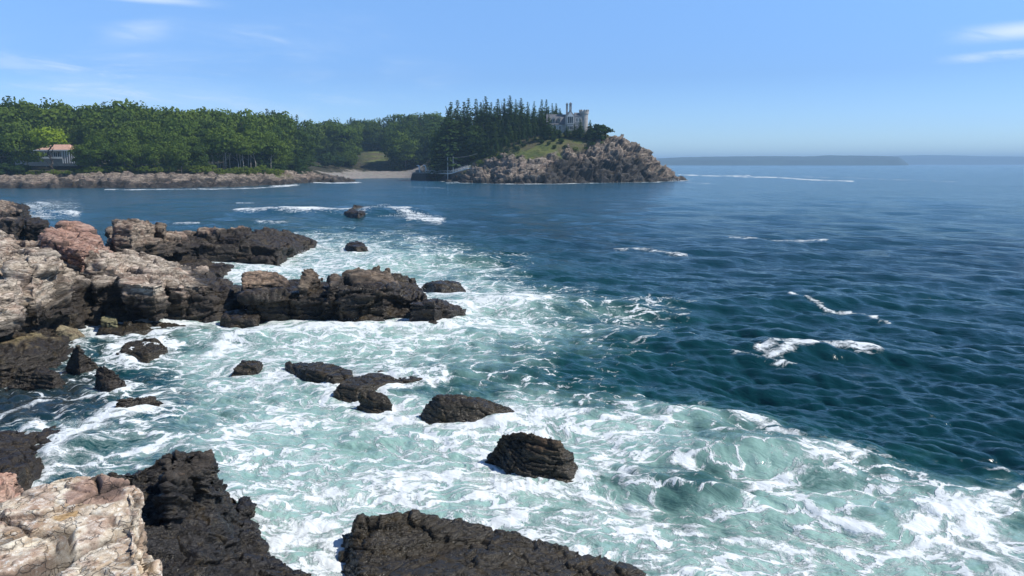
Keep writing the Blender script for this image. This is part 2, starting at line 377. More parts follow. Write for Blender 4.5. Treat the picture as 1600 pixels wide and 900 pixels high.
# ---- the big ledges on the left
rock('granite_ledge', 'pale grey and cream granite ledge at the left edge, stepped, with weed-dark foot', [
    L(2.9, [(-420, 458), (-60, 455), (12, 445), (60, 436, 2.7), (84, 430, 2.5), (118, 426, 2.3), (148, 418, 2.2), (158, 402, 2.4), (118, 392), (66, 385), (20, 366, 3.1), (-120, 354, 3.3), (-420, 360)]),
    L(1.9, [(-400, 492), (-50, 490), (40, 470), (96, 456), (148, 442), (150, 400), (-380, 400)]),
    L(1.2, [(-380, 515), (-20, 512), (50, 500), (95, 482), (146, 468), (150, 440), (-380, 440)]),
    L(0.55, [(-350, 548), (-20, 544), (50, 530), (90, 510), (132, 488), (150, 465), (-380, 450)]),
    L(3.35, [(8, 420), (52, 420), (92, 408), (76, 388), (24, 382)], 0.7, 1.0),
    L(3.55, [(-120, 405), (-10, 404), (22, 380), (0, 362), (-120, 360)], 0.5, 1.0),
    L(2.75, [(116, 408), (160, 412), (180, 396), (150, 384, 2.9), (126, 388, 2.9)], 0.5, 1.0),
    L(2.6, [(-30, 470), (20, 462), (30, 446), (-40, 446)], 0.3, 1.0),
], 0.075, 0.5, 1.9, M_LEDGE, seed=11, wet=lambda v: 0.5 * sstep(v[:, 1], 46, 38))
rock('pink_boulder', 'large rounded pink granite boulder on the pale ledge at the left', [
    L(3.6, [(62, 362), (100, 354), (138, 353, 3.5), (152, 366, 3.1), (152, 382, 2.7), (128, 386), (84, 378)], 0.35, 1.0),
    L(3.1, [(78, 392), (120, 400, 2.9), (148, 396, 2.7), (155, 380, 2.7), (96, 370)], 0.4, 1.0),
], 0.08, 0.5, 1.8, M_PINK, seed=23)
rock('granite_ledge', 'wide brown-grey layered granite ledge with a black seaward foot, middle left', [
    L(2.0, [(150, 446, 1.95), (205, 442), (258, 438), (318, 443, 1.75), (345, 450, 1.4), (374, 462, .8), (380, 452, .8), (352, 436, 1.1), (318, 420, 1.6), (262, 404, 2.0), (205, 394, 2.35), (160, 390, 2.6), (140, 410, 2.5)]),
    L(1.35, [(148, 466), (205, 462), (262, 461), (330, 463, 1.2), (368, 470, .7), (382, 460, .6), (360, 435), (160, 430)]),
    L(0.6, [(146, 484), (205, 484), (262, 482), (335, 482), (372, 478, .4), (376, 460), (150, 450)], 0.1),
    L(2.25, [(186, 442), (240, 444), (258, 440), (250, 430), (196, 430)], 0.1, 0.5),
    L(2.0, [(262, 448, 1.8), (284, 450, 1.75), (292, 438, 1.9), (268, 434, 2.0)], 0.1, 0.5),
], 0.07, 0.42, 1.6, M_LEDGE, seed=37, dip=(0.12, 0.10), wet=lambda v: 1.1 * sstep(v[:, 0], -18, -13) + 0.25)
rock('granite_ledge', 'long outer ledge with light top and black front reaching into white surf', [
    L(1.5, [(160, 390, 1.8), (184, 391, 1.6), (262, 386), (330, 384), (400, 384, 1.4), (436, 388, 1.2), (470, 384, 0.6), (494, 379, 0.35), (470, 370, 0.8), (440, 361, 1.6), (395, 357, 2.2), (330, 358, 2.4), (262, 358, 2.5), (205, 357, 2.6), (170, 360, 2.7)], 0.12),
    L(0.5, [(250, 398), (330, 402), (400, 404), (434, 405), (456, 392, 0.3), (485, 382, 0.2), (430, 370), (250, 370)], 0.05),
    L(2.3, [(166, 378), (240, 376), (300, 372, 2.1), (300, 361, 2.4), (210, 358, 2.6), (176, 359, 2.6)], 0.3, 1.0),
    L(2.1, [(335, 370), (376, 371), (396, 364), (388, 355, 2.5), (352, 354, 2.6), (338, 359)], 0.3, 1.0),
    L(0.45, [(180, 408), (300, 424, .3), (345, 426, 0.2), (362, 420, 0.1), (300, 406), (200, 392)], 0.3),
], 0.10, 0.5, 2.0, M_BACK, seed=51, dip=(0.14, 0.08), wet=lambda v: 1.2 * sstep(v[:, 0], -26, -19) + 0.3)
rock('capping_boulder', 'long flat-topped boulder perched behind the outer ledge against the blue water', [
    L(3.6, [(180, 353), (205, 353), (238, 354, 3.2), (242, 350, 3.2), (215, 344, 3.8), (188, 342, 3.9), (178, 346)], 0.15, 1.4),
], 0.09, 0.28, 1.3, M_BACK, seed=61)
rock('small_boulder', 'small black boulder beside the long flat boulder behind the outer ledge', [
    L(3.1, [(243, 355), (256, 356), (257, 349), (248, 346)], 0.3, 1.0)], 0.09, 0.25, 0.9, M_DARK, seed=63)
# ---- far left
rock('dark_ledge', 'dark ledge at the far left edge behind the pale granite, surf beside it', [
    L(2.7, [(-120, 330), (0, 330), (34, 325, 1.8), (44, 321, 1.0), (24, 316, 2.2), (0, 313, 3.0), (-120, 313, 3.4)], 0.4),
    L(2.2, [(-120, 345), (20, 345), (36, 340, 1.3), (30, 330), (-120, 325)], 0.3),
], 0.12, 0.5, 2.4, M_BACK, seed=71, wet=lambda v: np.full(len(v), 0.6, np.float32))
rock('dark_boulder', 'small dark boulder in the surf right of the far left ledge', [
    L(1.5, [(40, 350), (70, 350), (72, 343), (60, 339), (42, 341)], 0.15)], 0.10, 0.35, 1.2, M_BACK, seed=73, wet=lambda v: np.full(len(v), 0.9, np.float32))

# ---- the black outcrop in the middle
rock('black_outcrop', 'long black jagged outcrop in the middle of the white surf', [
    L(1.35, [(385, 464), (420, 461), (520, 458), (600, 458), (650, 466, 1.0), (690, 476, 0.7), (722, 486, 0.25), (716, 478, 0.4), (660, 462, 0.9), (650, 444, 1.3), (560, 436), (470, 438), (390, 445)], 0.12),
    L(1.8, [(528, 430, 1.9), (545, 421, 2.1), (584, 420, 2.1), (598, 426, 1.9), (650, 431, 1.5), (652, 446, 1.2), (600, 450), (530, 452)], 0.2),
    L(1.9, [(512, 446), (560, 440), (580, 438), (570, 430), (525, 432)], 0.4, 0.5),
    L(0.35, [(384, 490), (450, 491), (560, 492), (640, 491), (700, 489, 0.2), (722, 486, 0.2), (640, 460), (400, 460)], 0.05),
    L(1.1, [(640, 474), (680, 476), (716, 483, 0.5), (690, 470, 0.7), (655, 462)], 0.2),
], 0.065, 0.42, 1.5, M_DARK, seed=83, dip=(0.15, 0.16))
rock('tan_block', 'tan squarish block capping the left end of the black outcrop', [
    L(2.0, [(378, 442, 1.9), (402, 444, 1.75), (440, 444, 1.6), (452, 438, 1.6), (436, 428, 1.9), (410, 424, 2.1), (386, 425, 2.2), (378, 430)], 0.02, 0.4)], 0.055, 0.22, 1.1, M_TANTOP, seed=91)
rock('rock_knob', 'upright dark knob standing on the black outcrop beside the tan block', [
    L(2.5, [(466, 444, 1.9), (480, 446, 1.8), (506, 443, 1.6), (500, 428, 2.2), (488, 418, 2.6), (476, 419, 2.6), (468, 432, 2.2)], 0.05, 0.8)], 0.055, 0.2, 0.9, M_DARK, seed=97)
rock('black_boulder', 'low black boulder at the left foot of the black outcrop', [
    L(0.4, [(345, 496), (362, 498), (400, 497), (402, 488), (372, 484, .55), (352, 488, .5)], 0.3)], 0.06, 0.16, 0.8, M_DARK, seed=99)
rock('tail_rock', 'low brown rock tip nearly drowned in surf off the black outcrop', [
    L(0.45, [(664, 446, .2), (690, 449), (722, 448, .1), (716, 440, .2), (690, 438), (668, 440)], 0.8)], 0.07, 0.2, 1.0, M_SEA, seed=101)

# ---- weedy rocks on the lower left
rock('weedy_ledge', 'low weed-covered brown ledge under the pale granite, lower left', [
    L(0.75, [(-200, 560), (0, 556), (70, 550, .5), (100, 540, .3), (104, 526, .3), (70, 515), (-100, 510)], 0.5)], 0.045, 0.24, 0.9, M_WEED, seed=111)
rock('yellow_slab', 'pale yellowish tilted slab at the foot of the ledge', [
    L(0.5, [(88, 517, .5), (112, 521, .35), (134, 524, .12), (120, 513, .35), (94, 508, .6)], 0.15)], 0.03, 0.07, 0.6,
    rock_mat('yellow_slab_rock', rgb(0.27, 0.23, 0.14), rgb(0.16, 0.13, 0.08), rgb(0.2, 0.14, 0.08), 0.05, s=0.5), seed=113)
rock('small_slab', 'small yellow-green block at the waterline below the layered ledge', [
    L(0.5, [(158, 502), (182, 502), (182, 495), (160, 495)], 0.1)], 0.035, 0.1, 0.5,
    rock_mat('lichen_block', rgb(0.28, 0.27, 0.15), rgb(0.2, 0.18, 0.09), rgb(0.2, 0.18, 0.09), 0.1, s=0.5), seed=115)
rock('low_rock', 'flat dark wet rock awash below the layered ledge', [
    L(0.22, [(155, 516), (190, 522), (235, 514), (290, 508), (260, 502), (160, 506)], 0.6)], 0.045, 0.16, 0.8, M_SEA, seed=117)
rock('pointed_rock', 'pointed dark rock with a yellow-brown right flank, standing in water', [
    L(0.8, [(112, 546, .7), (122, 542, .85), (134, 552, .5), (148, 562, .2), (126, 567, .12), (104, 564, .2)], 0.3)], 0.03, 0.12, 0.6, M_WEED, seed=119)
rock('broken_rock', 'broken dark rock at the lower left leaning to the right, in foam', [
    L(0.8, [(150, 574, .7), (162, 570, .8), (176, 578, .6), (196, 596, .2), (170, 604, .12), (160, 594, .3)], 0.25)], 0.028, 0.13, 0.6, M_DARK, seed=121)
rock('small_rock', 'small dark rock close to the left edge surrounded by dark water', [
    L(0.5, [(22, 582, .4), (32, 572, .6), (42, 580, .4), (56, 590, .12), (30, 594, .1)], 0.4)], 0.028, 0.11, 0.5, M_WEED, seed=123)
rock('low_rock', 'low brownish rock between the small dark rock and the pointed rock', [
    L(0.3, [(52, 581), (78, 583), (88, 579), (72, 574), (58, 574)], 0.7)], 0.03, 0.14, 0.5, M_WEED, seed=124)
rock('black_rock', 'low black rock with foam pouring off its right end, left of centre', [
    L(0.5, [(178, 634, .3), (196, 637, .2), (224, 632, .12), (258, 628, .05), (240, 619, .25), (208, 618, .5), (182, 621, .55)], 0.2)], 0.026, 0.12, 0.5, M_DARK, seed=125)
rock('weedy_shelf', 'flat weed-fringed rock shelf at the lower left behind the cream boulder', [
    L(0.5, [(-160, 760), (0, 752, .55), (36, 735, .4), (60, 700, .25), (96, 682, .12), (122, 662, .05), (60, 664, .15), (0, 672, .25), (-160, 690)], 0.5)], 0.03, 0.2, 0.8, M_WEED, seed=127)

# ---- rocks standing in the foam
rock('low_rock', 'long thin black rock awash in the centre foam, tapering to the left', [
    L(0.25, [(446, 568, .1), (480, 578, .3), (520, 586, .3), (548, 587, .2), (550, 576, .25), (510, 566, .3), (470, 563, .2)], 0.5)], 0.035, 0.1, 0.7, M_SEA, seed=131)
rock('low_rock', 'brown weedy low rock behind the small dark rock in the centre foam', [
    L(0.22, [(530, 600, .3), (560, 606, .25), (600, 596, .15), (690, 590, .02), (650, 582, .05), (590, 580, .15), (550, 588, .25)], 0.6)], 0.035, 0.1, 0.6, M_SEA, seed=133)
rock('dark_rock', 'small squarish dark rock in the centre foam, lit brown to the right', [
    L(0.45, [(563, 618, .25), (582, 628, .15), (612, 631, .08), (606, 616, .3), (580, 608, .4), (562, 609, .4)], 0.2)], 0.028, 0.1, 0.5, M_SEA, seed=135)
rock('long_rock', 'long low dark rock right of centre with a brown sloping right tip', [
    L(0.6, [(668, 628, .36), (690, 632, .44), (740, 635, .42), (780, 642, .22), (812, 648, .05), (792, 634, .25), (752, 620, .5), (716, 615, .6), (680, 619, .55)], 0.6)], 0.03, 0.08, 0.6, M_SEA, seed=137)
rock('domed_rock', 'domed brown rock with water running down its front, right of centre', [
    L(0.85, [(788, 686, .5), (806, 702, .35), (840, 722, .2), (880, 735, .1), (912, 738, .02), (895, 712, .45), (868, 688, .95), (832, 676, 1.05), (800, 672, .95), (786, 676, .85)], 0.55)], 0.024, 0.12, 0.55, M_SEA, seed=139)
rock('far_rock', 'small dark rock far out in a line of breaking waves', [
    L(1.0, [(538, 331, .6), (560, 331, .9), (576, 329, .5), (570, 322, 1.0), (552, 321, 1.3)], 0.4)], 0.16, 0.35, 1.5, M_DARK, seed=141)
rock('far_rock', 'tiny flat dark rock in the surf off the tip of the outer ledge', [
    L(0.45, [(542, 383), (556, 386), (574, 385), (564, 378), (546, 378)], 0.5)], 0.09, 0.2, 1.0, M_DARK, seed=143)
rock('low_rock', 'small drowned dark rock in the white foam at upper centre left', [
    L(0.12, [(368, 572), (398, 571), (405, 564), (378, 562)], 0.8)], 0.035, 0.1, 0.5, M_SEA, seed=145)
rock('low_rock', 'low brown rock patch awash in the dark water left of the surf', [
    L(0.14, [(190, 546), (230, 552), (262, 542), (240, 532), (200, 534)], 0.8)], 0.04, 0.14, 0.5, M_SEA, seed=147)

# ---- foreground
rock('black_slab', 'large black jagged slab rising beside the cream boulder in the foreground', [
    L(2.0, [(176, 742, 1.9), (236, 722, 2.0), (286, 706, 2.1), (328, 704, 2.1), (340, 740, 1.65), (336, 800, 1.25), (310, 880, 1.0), (150, 1050, 1.1), (120, 860, 1.5)], 0.45),
    L(0.8, [(200, 800), (345, 748, .7), (388, 795, .25), (402, 835, .15), (440, 872, .1), (505, 905, .05), (520, 1000, .1), (150, 1100, .5)], 0.3),
    L(2.25, [(258, 724), (290, 706), (330, 703), (336, 722, 2.1), (300, 745, 2.0), (262, 750)], 0.15, 0.5),
], 0.024, 0.24, 0.85, M_SLAB, seed=151, dip=(0.5, 0.45), layer=0.6)
rock('low_rock', 'small black rock poking from foam right of the black slab', [
    L(0.4, [(372, 800, .35), (398, 800, .25), (404, 785, .25), (380, 772, .45)], 0.3)], 0.02, 0.1, 0.35, M_SLAB, seed=153)
rock('brown_slab', 'broad dark brown slab at the bottom centre, foam washing over its right side', [
    L(0.8, [(548, 842, .35), (562, 806, .62), (600, 797, .66), (700, 808, .42), (800, 830, .2), (900, 860, .08), (1000, 892, .0), (1040, 930, .0), (1000, 1100, .18), (600, 1000, .5), (560, 880, .32)], 0.7),
], 0.024, 0.15, 0.8, M_SEA, seed=157, dip=(0.3, 0.35))
rock('cream_boulder', 'big cream and white boulder with a pink patch in the lower left foreground', [
    L(3.6, [(-30, 800, 3.5), (18, 775, 3.6), (70, 752, 3.65), (110, 741, 3.7), (150, 739, 3.75), (185, 750, 3.7), (212, 757, 3.65), (214, 800, 3.7), (214, 900, 3.8), (222, 1200, 3.8), (-100, 1300, 3.9)], 0.06),
    L(3.3, [(210, 770), (222, 800), (228, 850), (240, 900), (262, 1100), (120, 1100), (120, 800)], 0.1),
], 0.019, 0.17, 1.15, M_WHITE, seed=164, dip=(0.1, 0.3), layer=0.15)
rock('salmon_boulder', 'rounded salmon pink boulder at the left edge behind the cream boulder', [
    L(3.0, [(-60, 800), (20, 790, 2.9), (36, 765, 2.7), (26, 736, 3.0), (0, 731, 3.15), (-60, 735)], 0.2)], 0.022, 0.09, 0.6, M_SALMON, seed=167)
print('rocks done')

# ------------------------------------------------------------------ far coast: shore and headland, one height function
WL = [(-400, 236), (-200, 238), (0, 246), (100, 250), (200, 252), (300, 256), (380, 268), (440, 290), (480, 318), (532, 332), (560, 415), (600, 425), (640, 425),
      (680, 392), (700, 350), (750, 318), (800, 304), (850, 303), (900, 318), (950, 322), (1000, 334), (1040, 352), (1064, 372)]
def Yw(px): return float(np.interp(px, [a for a, b in WL], [b for a, b in WL]))
CP = []                                                # x, y, z, green
def cp(px, Y, z=None, py=None, g=0.0):
    if z is None: p = atd(px, py, Y)
    else: p = Vector(((px - 800) / F_PX * (Y * CA + (CAM_H - z) * SA), Y, z))
    CP.append((p.x, p.y, p.z, g))
for px in list(range(-400, 1065, 40)) + [532, 1064]:
    y0 = Yw(px); cp(px, y0 - 5, z=-2.2); cp(px, y0 - 22, z=-4.0); cp(px, y0 + 0.5, z=0.2)
cp(1090, 380, z=-3); cp(1110, 420, z=-5); cp(1080, 450, z=-6); cp(1040, 480, z=-6); cp(1070, 392, z=-1.5)
cp(1050, 366, py=274); cp(1040, 362, py=268); cp(1028, 356, py=252); cp(1020, 355, py=240); cp(1004, 350, py=234); cp(990, 348, py=230)
cp(1030, 385, z=2); cp(1015, 395, z=3); cp(990, 400, z=4); cp(960, 410, z=6); cp(980, 430, z=-3); cp(920, 440, z=0)
cp(1000, 340, py=266); cp(1000, 343, py=250)
cp(970, 330, py=266); cp(970, 335, py=245); cp(972, 344, py=222)
cp(950, 327, py=266); cp(950, 332, py=246); cp(950, 340, py=226); cp(948, 352, py=210, g=.5)
cp(925, 324, py=268); cp(925, 330, py=246); cp(922, 336, py=228, g=.4); cp(922, 345, py=214, g=.9)
cp(900, 322, py=266); cp(900, 327, py=248); cp(900, 334, py=228, g=.8); cp(895, 343, py=213, g=1); cp(895, 375, py=211, g=1)
cp(870, 310, py=268); cp(870, 316, py=252); cp(868, 324, py=238, g=.8); cp(868, 333, py=222, g=1); cp(868, 344, py=212, g=1); cp(868, 380, py=208, g=1)
cp(840, 308, py=270); cp(840, 315, py=256, g=0); cp(838, 323, py=243, g=1); cp(838, 335, py=226, g=1); cp(838, 350, py=214, g=1)
cp(800, 308, py=272); cp(800, 316, py=260); cp(800, 324, py=250, g=.3); cp(800, 334, py=237, g=.6); cp(800, 350, py=222, g=.9); cp(800, 380, py=212, g=1)
cp(770, 318, py=270); cp(770, 326, py=260, g=.2); cp(770, 338, py=250, g=.7); cp(770, 360, py=235, g=1); cp(770, 390, py=222, g=1)
cp(740, 326, py=270); cp(740, 334, py=262, g=.3); cp(735, 350, py=252, g=.9); cp(735, 380, py=236, g=1); cp(735, 410, py=225, g=1)
cp(705, 355, py=279); cp(705, 366, py=272, g=.3); cp(705, 385, py=261, g=1); cp(705, 412, py=243, g=1)
cp(670, 400, py=270, g=.6); cp(670, 415, py=258, g=1); cp(672, 440, py=244, g=1)
for px in (640, 600, 560): cp(px, 452, z=1.6); cp(px, 474, z=3.2, g=.3); cp(px, 486, z=5, g=1); cp(px, 505, py=251, g=1); cp(px, 535, py=238, g=1); cp(px, 600, z=20, g=1)
cp(650, 440, z=1.2, g=.5)
for px, a in ((-400, 2.6), (-200, 2.6), (0, 3.0), (60, 3.2), (130, 3.6), (200, 3.8), (280, 3.8), (350, 3.2), (420, 3.0)):
    y0 = Yw(px); cp(px, y0 + 6, z=a * .55); cp(px, y0 + 12, z=a * .8); cp(px, y0 + 22, z=a * 1.15, g=.15); cp(px, y0 + 28, z=a * 1.35, g=1); cp(px, y0 + 50, z=6, g=1); cp(px, y0 + 110, z=9, g=1); cp(px, y0 + 220, z=16, g=1)
cp(480, 330, z=1.9); cp(480, 345, z=2.4); cp(490, 372, z=2.6, g=.4); cp(490, 390, z=4, g=1); cp(490, 430, z=6, g=1); cp(525, 337, z=1.3); cp(528, 350, z=1.0); cp(530, 380, z=1.2)
cp(530, 410, z=1.8); cp(525, 432, z=3.2, g=.7); cp(520, 460, z=6, g=1); cp(500, 560, z=16, g=1)
cp(700, 480, z=16, g=1); cp(760, 460, z=20, g=1); cp(820, 430, z=20, g=1); cp(700, 600, z=20, g=1); cp(800, 600, z=14, g=1); cp(880, 520, z=-4, g=1)
CPA = np.array(CP); _pc = CPA[:, :2]
_D = np.linalg.norm(_pc[:, None] - _pc[None], axis=2) + np.eye(len(_pc)) * 0.0
_A = np.block([[_D - np.eye(len(_pc)) * 1.2, np.ones((len(_pc), 1))], [np.ones((1, len(_pc))), np.zeros((1, 1))]])
_W = np.linalg.solve(_A, np.vstack([np.c_[CPA[:, 2:4]], np.zeros((1, 2))]))
def land(xy):
    out = np.zeros((len(xy), 2))
    for s in range(0, len(xy), 20000):
        q = xy[s:s + 20000]; d = np.sqrt(((q[:, None] - _pc[None]) ** 2).sum(2)); out[s:s + 20000] = d @ _W[:-1] + _W[-1]
    return out
def ground(x, y): return float(land(np.array([[x, y]]))[0, 0])

def land_mesh(name, x0, x1, y0, y1, sx, sy, label=None):
    xs = np.arange(x0, x1 + 1e-6, sx); ys = np.arange(y0, y1 + 1e-6, sy)
    X, Y = np.meshgrid(xs, ys); nx, ny = len(xs), len(ys)
    xy = np.c_[X.ravel(), Y.ravel()]; zg = land(xy); z = zg[:, 0]; g = zg[:, 1]
    p = np.c_[xy, z].astype(np.float32)
    g = g + 0.62 * fbm(p / 7, 4, 0.6, 3) + 0.3 * fbm(p / 1.8, 3, 0.6, 9)
    rk = sstep(g, 0.62, 0.42)
    gx = np.gradient(z.reshape(ny, nx), sx, axis=1).ravel(); gy = np.gradient(z.reshape(ny, nx), sy, axis=0).ravel()
    n = np.c_[-gx, -gy, np.ones_like(gx)]; n /= np.linalg.norm(n, axis=1)[:, None]
    wv = np.stack([perlin(p / 5 + 31, 5), perlin(p / 5 + 57, 6), perlin(p / 5 + 83, 7)], 1)
    R = np.array(Matrix.Rotation(0.35, 3, 'X') @ Matrix.Rotation(0.45, 3, 'Y') @ Matrix.Rotation(0.4, 3, 'Z'), np.float32)
    q = (p + 1.6 * wv) @ R.T
    b1, c1 = blocks(q / np.array([8.5, 5.0, 3.4], np.float32), 21)
    b2, c2 = blocks(q / np.array([3.4, 2.2, 1.3], np.float32), 22)
    b3, c3 = blocks(q / np.array([1.3, 1.0, 0.6], np.float32), 23)
    steep = np.clip(0.40 + 0.8 * np.hypot(gx, gy), 0.3, 1.5)
    g1 = sstep(b1, 0.08, 0); g2 = sstep(b2, 0.08, 0)
    d = steep * (3.4 * c1 + 1.5 * c2 + 0.35 * c3 - 0.8 * g1 - 0.4 * g2) + 0.3 * fbm(p / 3, 4, 0.55, 40, True) - 0.3
    beach = sstep(xy[:, 1], 385, 400) * sstep(xy[:, 0], -45, -52) * sstep(xy[:, 0], -135, -120)
    rk2 = rk * (1 - beach)
    v = p + n * (d * rk2)[:, None] + np.c_[np.zeros((len(p), 2)), (1 - rk) * (0.5 * fbm(p / 2.2, 4, 0.6, 60))]
    i = np.arange(nx * ny).reshape(ny, nx)
    f = np.stack([i[:-1, :-1], i[:-1, 1:], i[1:, 1:], i[1:, :-1]], -1).reshape(-1, 4)
    keep = (v[f][:, :, 2].max(1) > -2.5); f = f[keep]
    me = mesh_np(name, v, f); fattr(me, 'green', 1 - rk); fattr(me, 'beach', beach); pxx, _ = topix(xy[:, 0], xy[:, 1], z); fattr(me, 'wet', 8.5 * sstep(pxx, 835, 880) * sstep(pxx, 1035, 985) * (1 - sstep(z, 10, 14)));  # tidal black raised up the cliff, adding its front's shade as colour
    wd = np.maximum(sstep(pxx, 700, 670) * sstep(g, .8, 1.1), sstep(pxx, 870, 840) * sstep(xy[:, 1], 344, 352)); lawn = np.exp(-((pxx - 590) / 22) ** 2) * sstep(xy[:, 1], 495, 505) * sstep(xy[:, 1], 550, 540); fattr(me, 'wood', wd * (1 - lawn));  fattr(me, 'crack', np.maximum(g1, .7 * g2) * rk2)
    o = link(name, me, None, M_LAND); tag(o, label, None, None, 'structure')
    nr = v[np.abs(v[:, 2] - 0.1) < 0.35][:, :2]; WATERLINE.append(nr[::2].copy())
    return o

def land_material():
    m = bpy.data.materials.new('coast'); m.use_nodes = True; t = NT(m.node_tree); t.n.clear()
    c, r, b = rock_shade(t, rgb(0.33, 0.275, 0.215), rgb(0.135, 0.105, 0.08), rgb(0.26, 0.18, 0.145), 2.1, s=2.6, pinkamt=0.35, rust=0.3, dark=(0.011, 0.010, 0.0095, 1), wetness=0.3)
    pos = t.add('ShaderNodeNewGeometry').outputs['Position']
    g = t.attr('green').outputs['Fac']; n = t.noise(pos, 0.22, 6, 0.65)
    grass = t.mix(t.ss(n, 0.38, 0.60), rgb(0.062, 0.085, 0.018), rgb(0.12, 0.135, 0.032))
    grass = t.mix(t.ss(t.noise(pos, 0.09, 4, 0.6), 0.46, 0.62, 0, 0.8), grass, rgb(0.085, 0.07, 0.038))
    grass = t.mix(t.attr('wood').outputs['Fac'], grass, t.mix(t.ss(n, 0.4, 0.6), rgb(0.018, 0.022, 0.008), rgb(0.045, 0.038, 0.02)))
    c = t.mix(g, c, grass)
    pn = t.add('ShaderNodeTexVoronoi', {'Vector': pos, 'Scale': 2.2}).outputs['Color']
    pb = t.mix(t.ss(t.noise(pos, 0.5, 5, 0.6), 0.35, 0.65), rgb(0.36, 0.33, 0.29), rgb(0.22, 0.20, 0.175))
    pb = t.mix(0.3, pb, pn, 'MULTIPLY')
    c = t.mix(t.m('MULTIPLY', t.attr('beach').outputs['Fac'], t.m('SUBTRACT', 1.0, g)), c, pb)
    p = t.add('ShaderNodeBsdfPrincipled', {'Base Color': c, 'Roughness': t.m('MAXIMUM', r, g), 'Normal': b, 'Specular IOR Level': 0.4})
    t.l.new(p.outputs[0], t.add('ShaderNodeOutputMaterial').inputs[0]); return m
M_LAND = land_material()
land_mesh('headland', -46, 105, 292, 470, 0.42, 0.42)
land_mesh('wooded_shore', -330, -46, 226, 620, 0.62, 0.62)
print('land done')

# ------------------------------------------------------------------ hazy islands on the horizon
def island(name, D, prof, depth, seed):
    """a low wooded island: profile in (px, py of its top), real width and depth"""
    xs = np.arange(prof[0][0], prof[-1][0], 1.5); top = np.interp(xs, [a for a, b in prof], [b for a, b in prof])
    ny = 26; V = []
    for j in range(ny):
        s = j / (ny - 1); prf = math.sin(math.pi * min(1, s * 1.0)) ** 0.35 if 0 < s < 1 else 0
        for px, ty in zip(xs, top):
            X = (px - 800) / F_PX * D; H = 8 + (256.0 - ty) * D / F_PX
            V.append((X * (1 + s * depth / D), D + s * depth, -2 + (H + 2) * prf))
    V = np.array(V, np.float32); V[:, 2] += np.where(V[:, 2] > 2, D / 900 * (fbm(V / np.array([D / 60, D / 60, D / 60]), 4, 0.7, seed)), 0)
    nx = len(xs); i = np.arange(nx * ny).reshape(ny, nx)
    f = np.stack([i[:-1, :-1], i[:-1, 1:], i[1:, 1:], i[1:, :-1]], -1).reshape(-1, 4)
    o = link(name, mesh_np(name, V, f), None, plain('far_woods', (0.03, 0.055, 0.05, 1), 0.95, 0.35, 0.01))
    tag(o, kind='structure'); return o
island('hills', 4200, [(985, 250), (1030, 246.5), (1060, 245.2), (1100, 244.3), (1150, 243.6), (1200, 243.2), (1250, 243.8), (1290, 241.8), (1330, 242.4), (1370, 243.0), (1395, 244.5), (1408, 254), (1412, 258)], 900, 3)
island('hills', 7500, [(1330, 252), (1380, 243), (1430, 241.6), (1470, 241.8), (1520, 243.2), (1560, 243.8), (1640, 244.5), (1800, 246), (1900, 252)], 1500, 5)

# ------------------------------------------------------------------ the sea
# foam cover and milky (aerated) water, charted on the surface; rows every 25 px of the photo, columns every 50 px, 0..9
_rows = {
 300: ('000000000000000000000000000000000', '000000000000000000000000000000000'),
 325: ('034000011111111000000000000000000', '022000011111111000000000000000000'),
 350: ('000000000001000000000000000000000', '011100000121100000000000000000000'),
 375: ('000000000775542000000000000000000', '111100246777653111000000000000000'),
 400: ('000000678876655320000000000000000', '111111778888887521000000000000000'),
 425: ('000000789887666430000000000000000', '111111788888887642110000000000000'),
 450: ('000000077777777752210000000000000', '111111678888888654321000000000000'),
 475: ('000000444776777884333310000000000', '001111588888888875443321111000000'),
 500: ('000034677888888765332200000000000', '001245788888888877544321110000000'),
 525: ('001455678888777653222100000000000', '012345688899999876433211100000000'),
 550: ('012466788776655432221100000000000', '012345678888876554332111100000000'),
 575: ('011245678877644333221100000000000', '011345677666544433332111100000000'),
 600: ('022245667655554333222100000000000', '012345677776555444332111000000000'),
 625: ('032356656666666653322110000000000', '022345678888777766433221100000000'),
 650: ('024677677776777776555321000000000', '012345678999999987778763211000000'),
 675: ('046777777777777777765543211000000', '012234688999999988878985542111000'),
 700: ('057777777777777777654543322110000', '022345678999999988877876655332100'),
 725: ('067777777777777777654443344331100', '022345678999999988876666655443210'),
 750: ('067777777777777776543234455543221', '022345678999998888765445666654321'),
 775: ('067777777777776777764333454445664', '022345678888888888776545777777653'),
 800: ('067777777777777777776555554555894', '022345678888888888888777888888764'),
 825: ('067777778877777777777666666555886', '022345678888888888888888999999876'),
 850: ('067777788877777777666556677666787', '022345678888888888877777899999887'),
 875: ('067777788877777777655556676666777', '022345678888888888776666788888887'),
 900: ('067777788877777777655555666666777', '022345678888888888776666788888887'),
}
_ys = sorted(_rows); GF = np.array([[int(c) for c in _rows[y][0]] for y in _ys], float) / 9; GT = np.array([[int(c) for c in _rows[y][1]] for y in _ys], float) / 9
GT[1:-1] = 0.5 * GT[1:-1] + 0.25 * GT[:-2] + 0.25 * GT[2:]; GT[:, 1:-1] = 0.6 * GT[:, 1:-1] + 0.2 * GT[:, :-2] + 0.2 * GT[:, 2:]
for _r_, _y_ in enumerate(_ys):
    if 500 <= _y_ <= 650: GT[_r_, :6] *= 0.55
def gsample(G, px, py):
    r = np.clip((py - 300) / 25, -1, 24.0); c = np.clip(px / 50, 0, 31.999)
    fade = np.clip(r + 1, 0, 1); r = np.clip(r, 0, 23.999)
    i = r.astype(int); j = c.astype(int); a = r - i; b = c - j; a = a * a * (3 - 2 * a); b = b * b * (3 - 2 * b)
    return fade * ((1 - a) * ((1 - b) * G[i, j] + b * G[i, j + 1]) + a * ((1 - b) * G[i + 1, j] + b * G[i + 1, j + 1]))
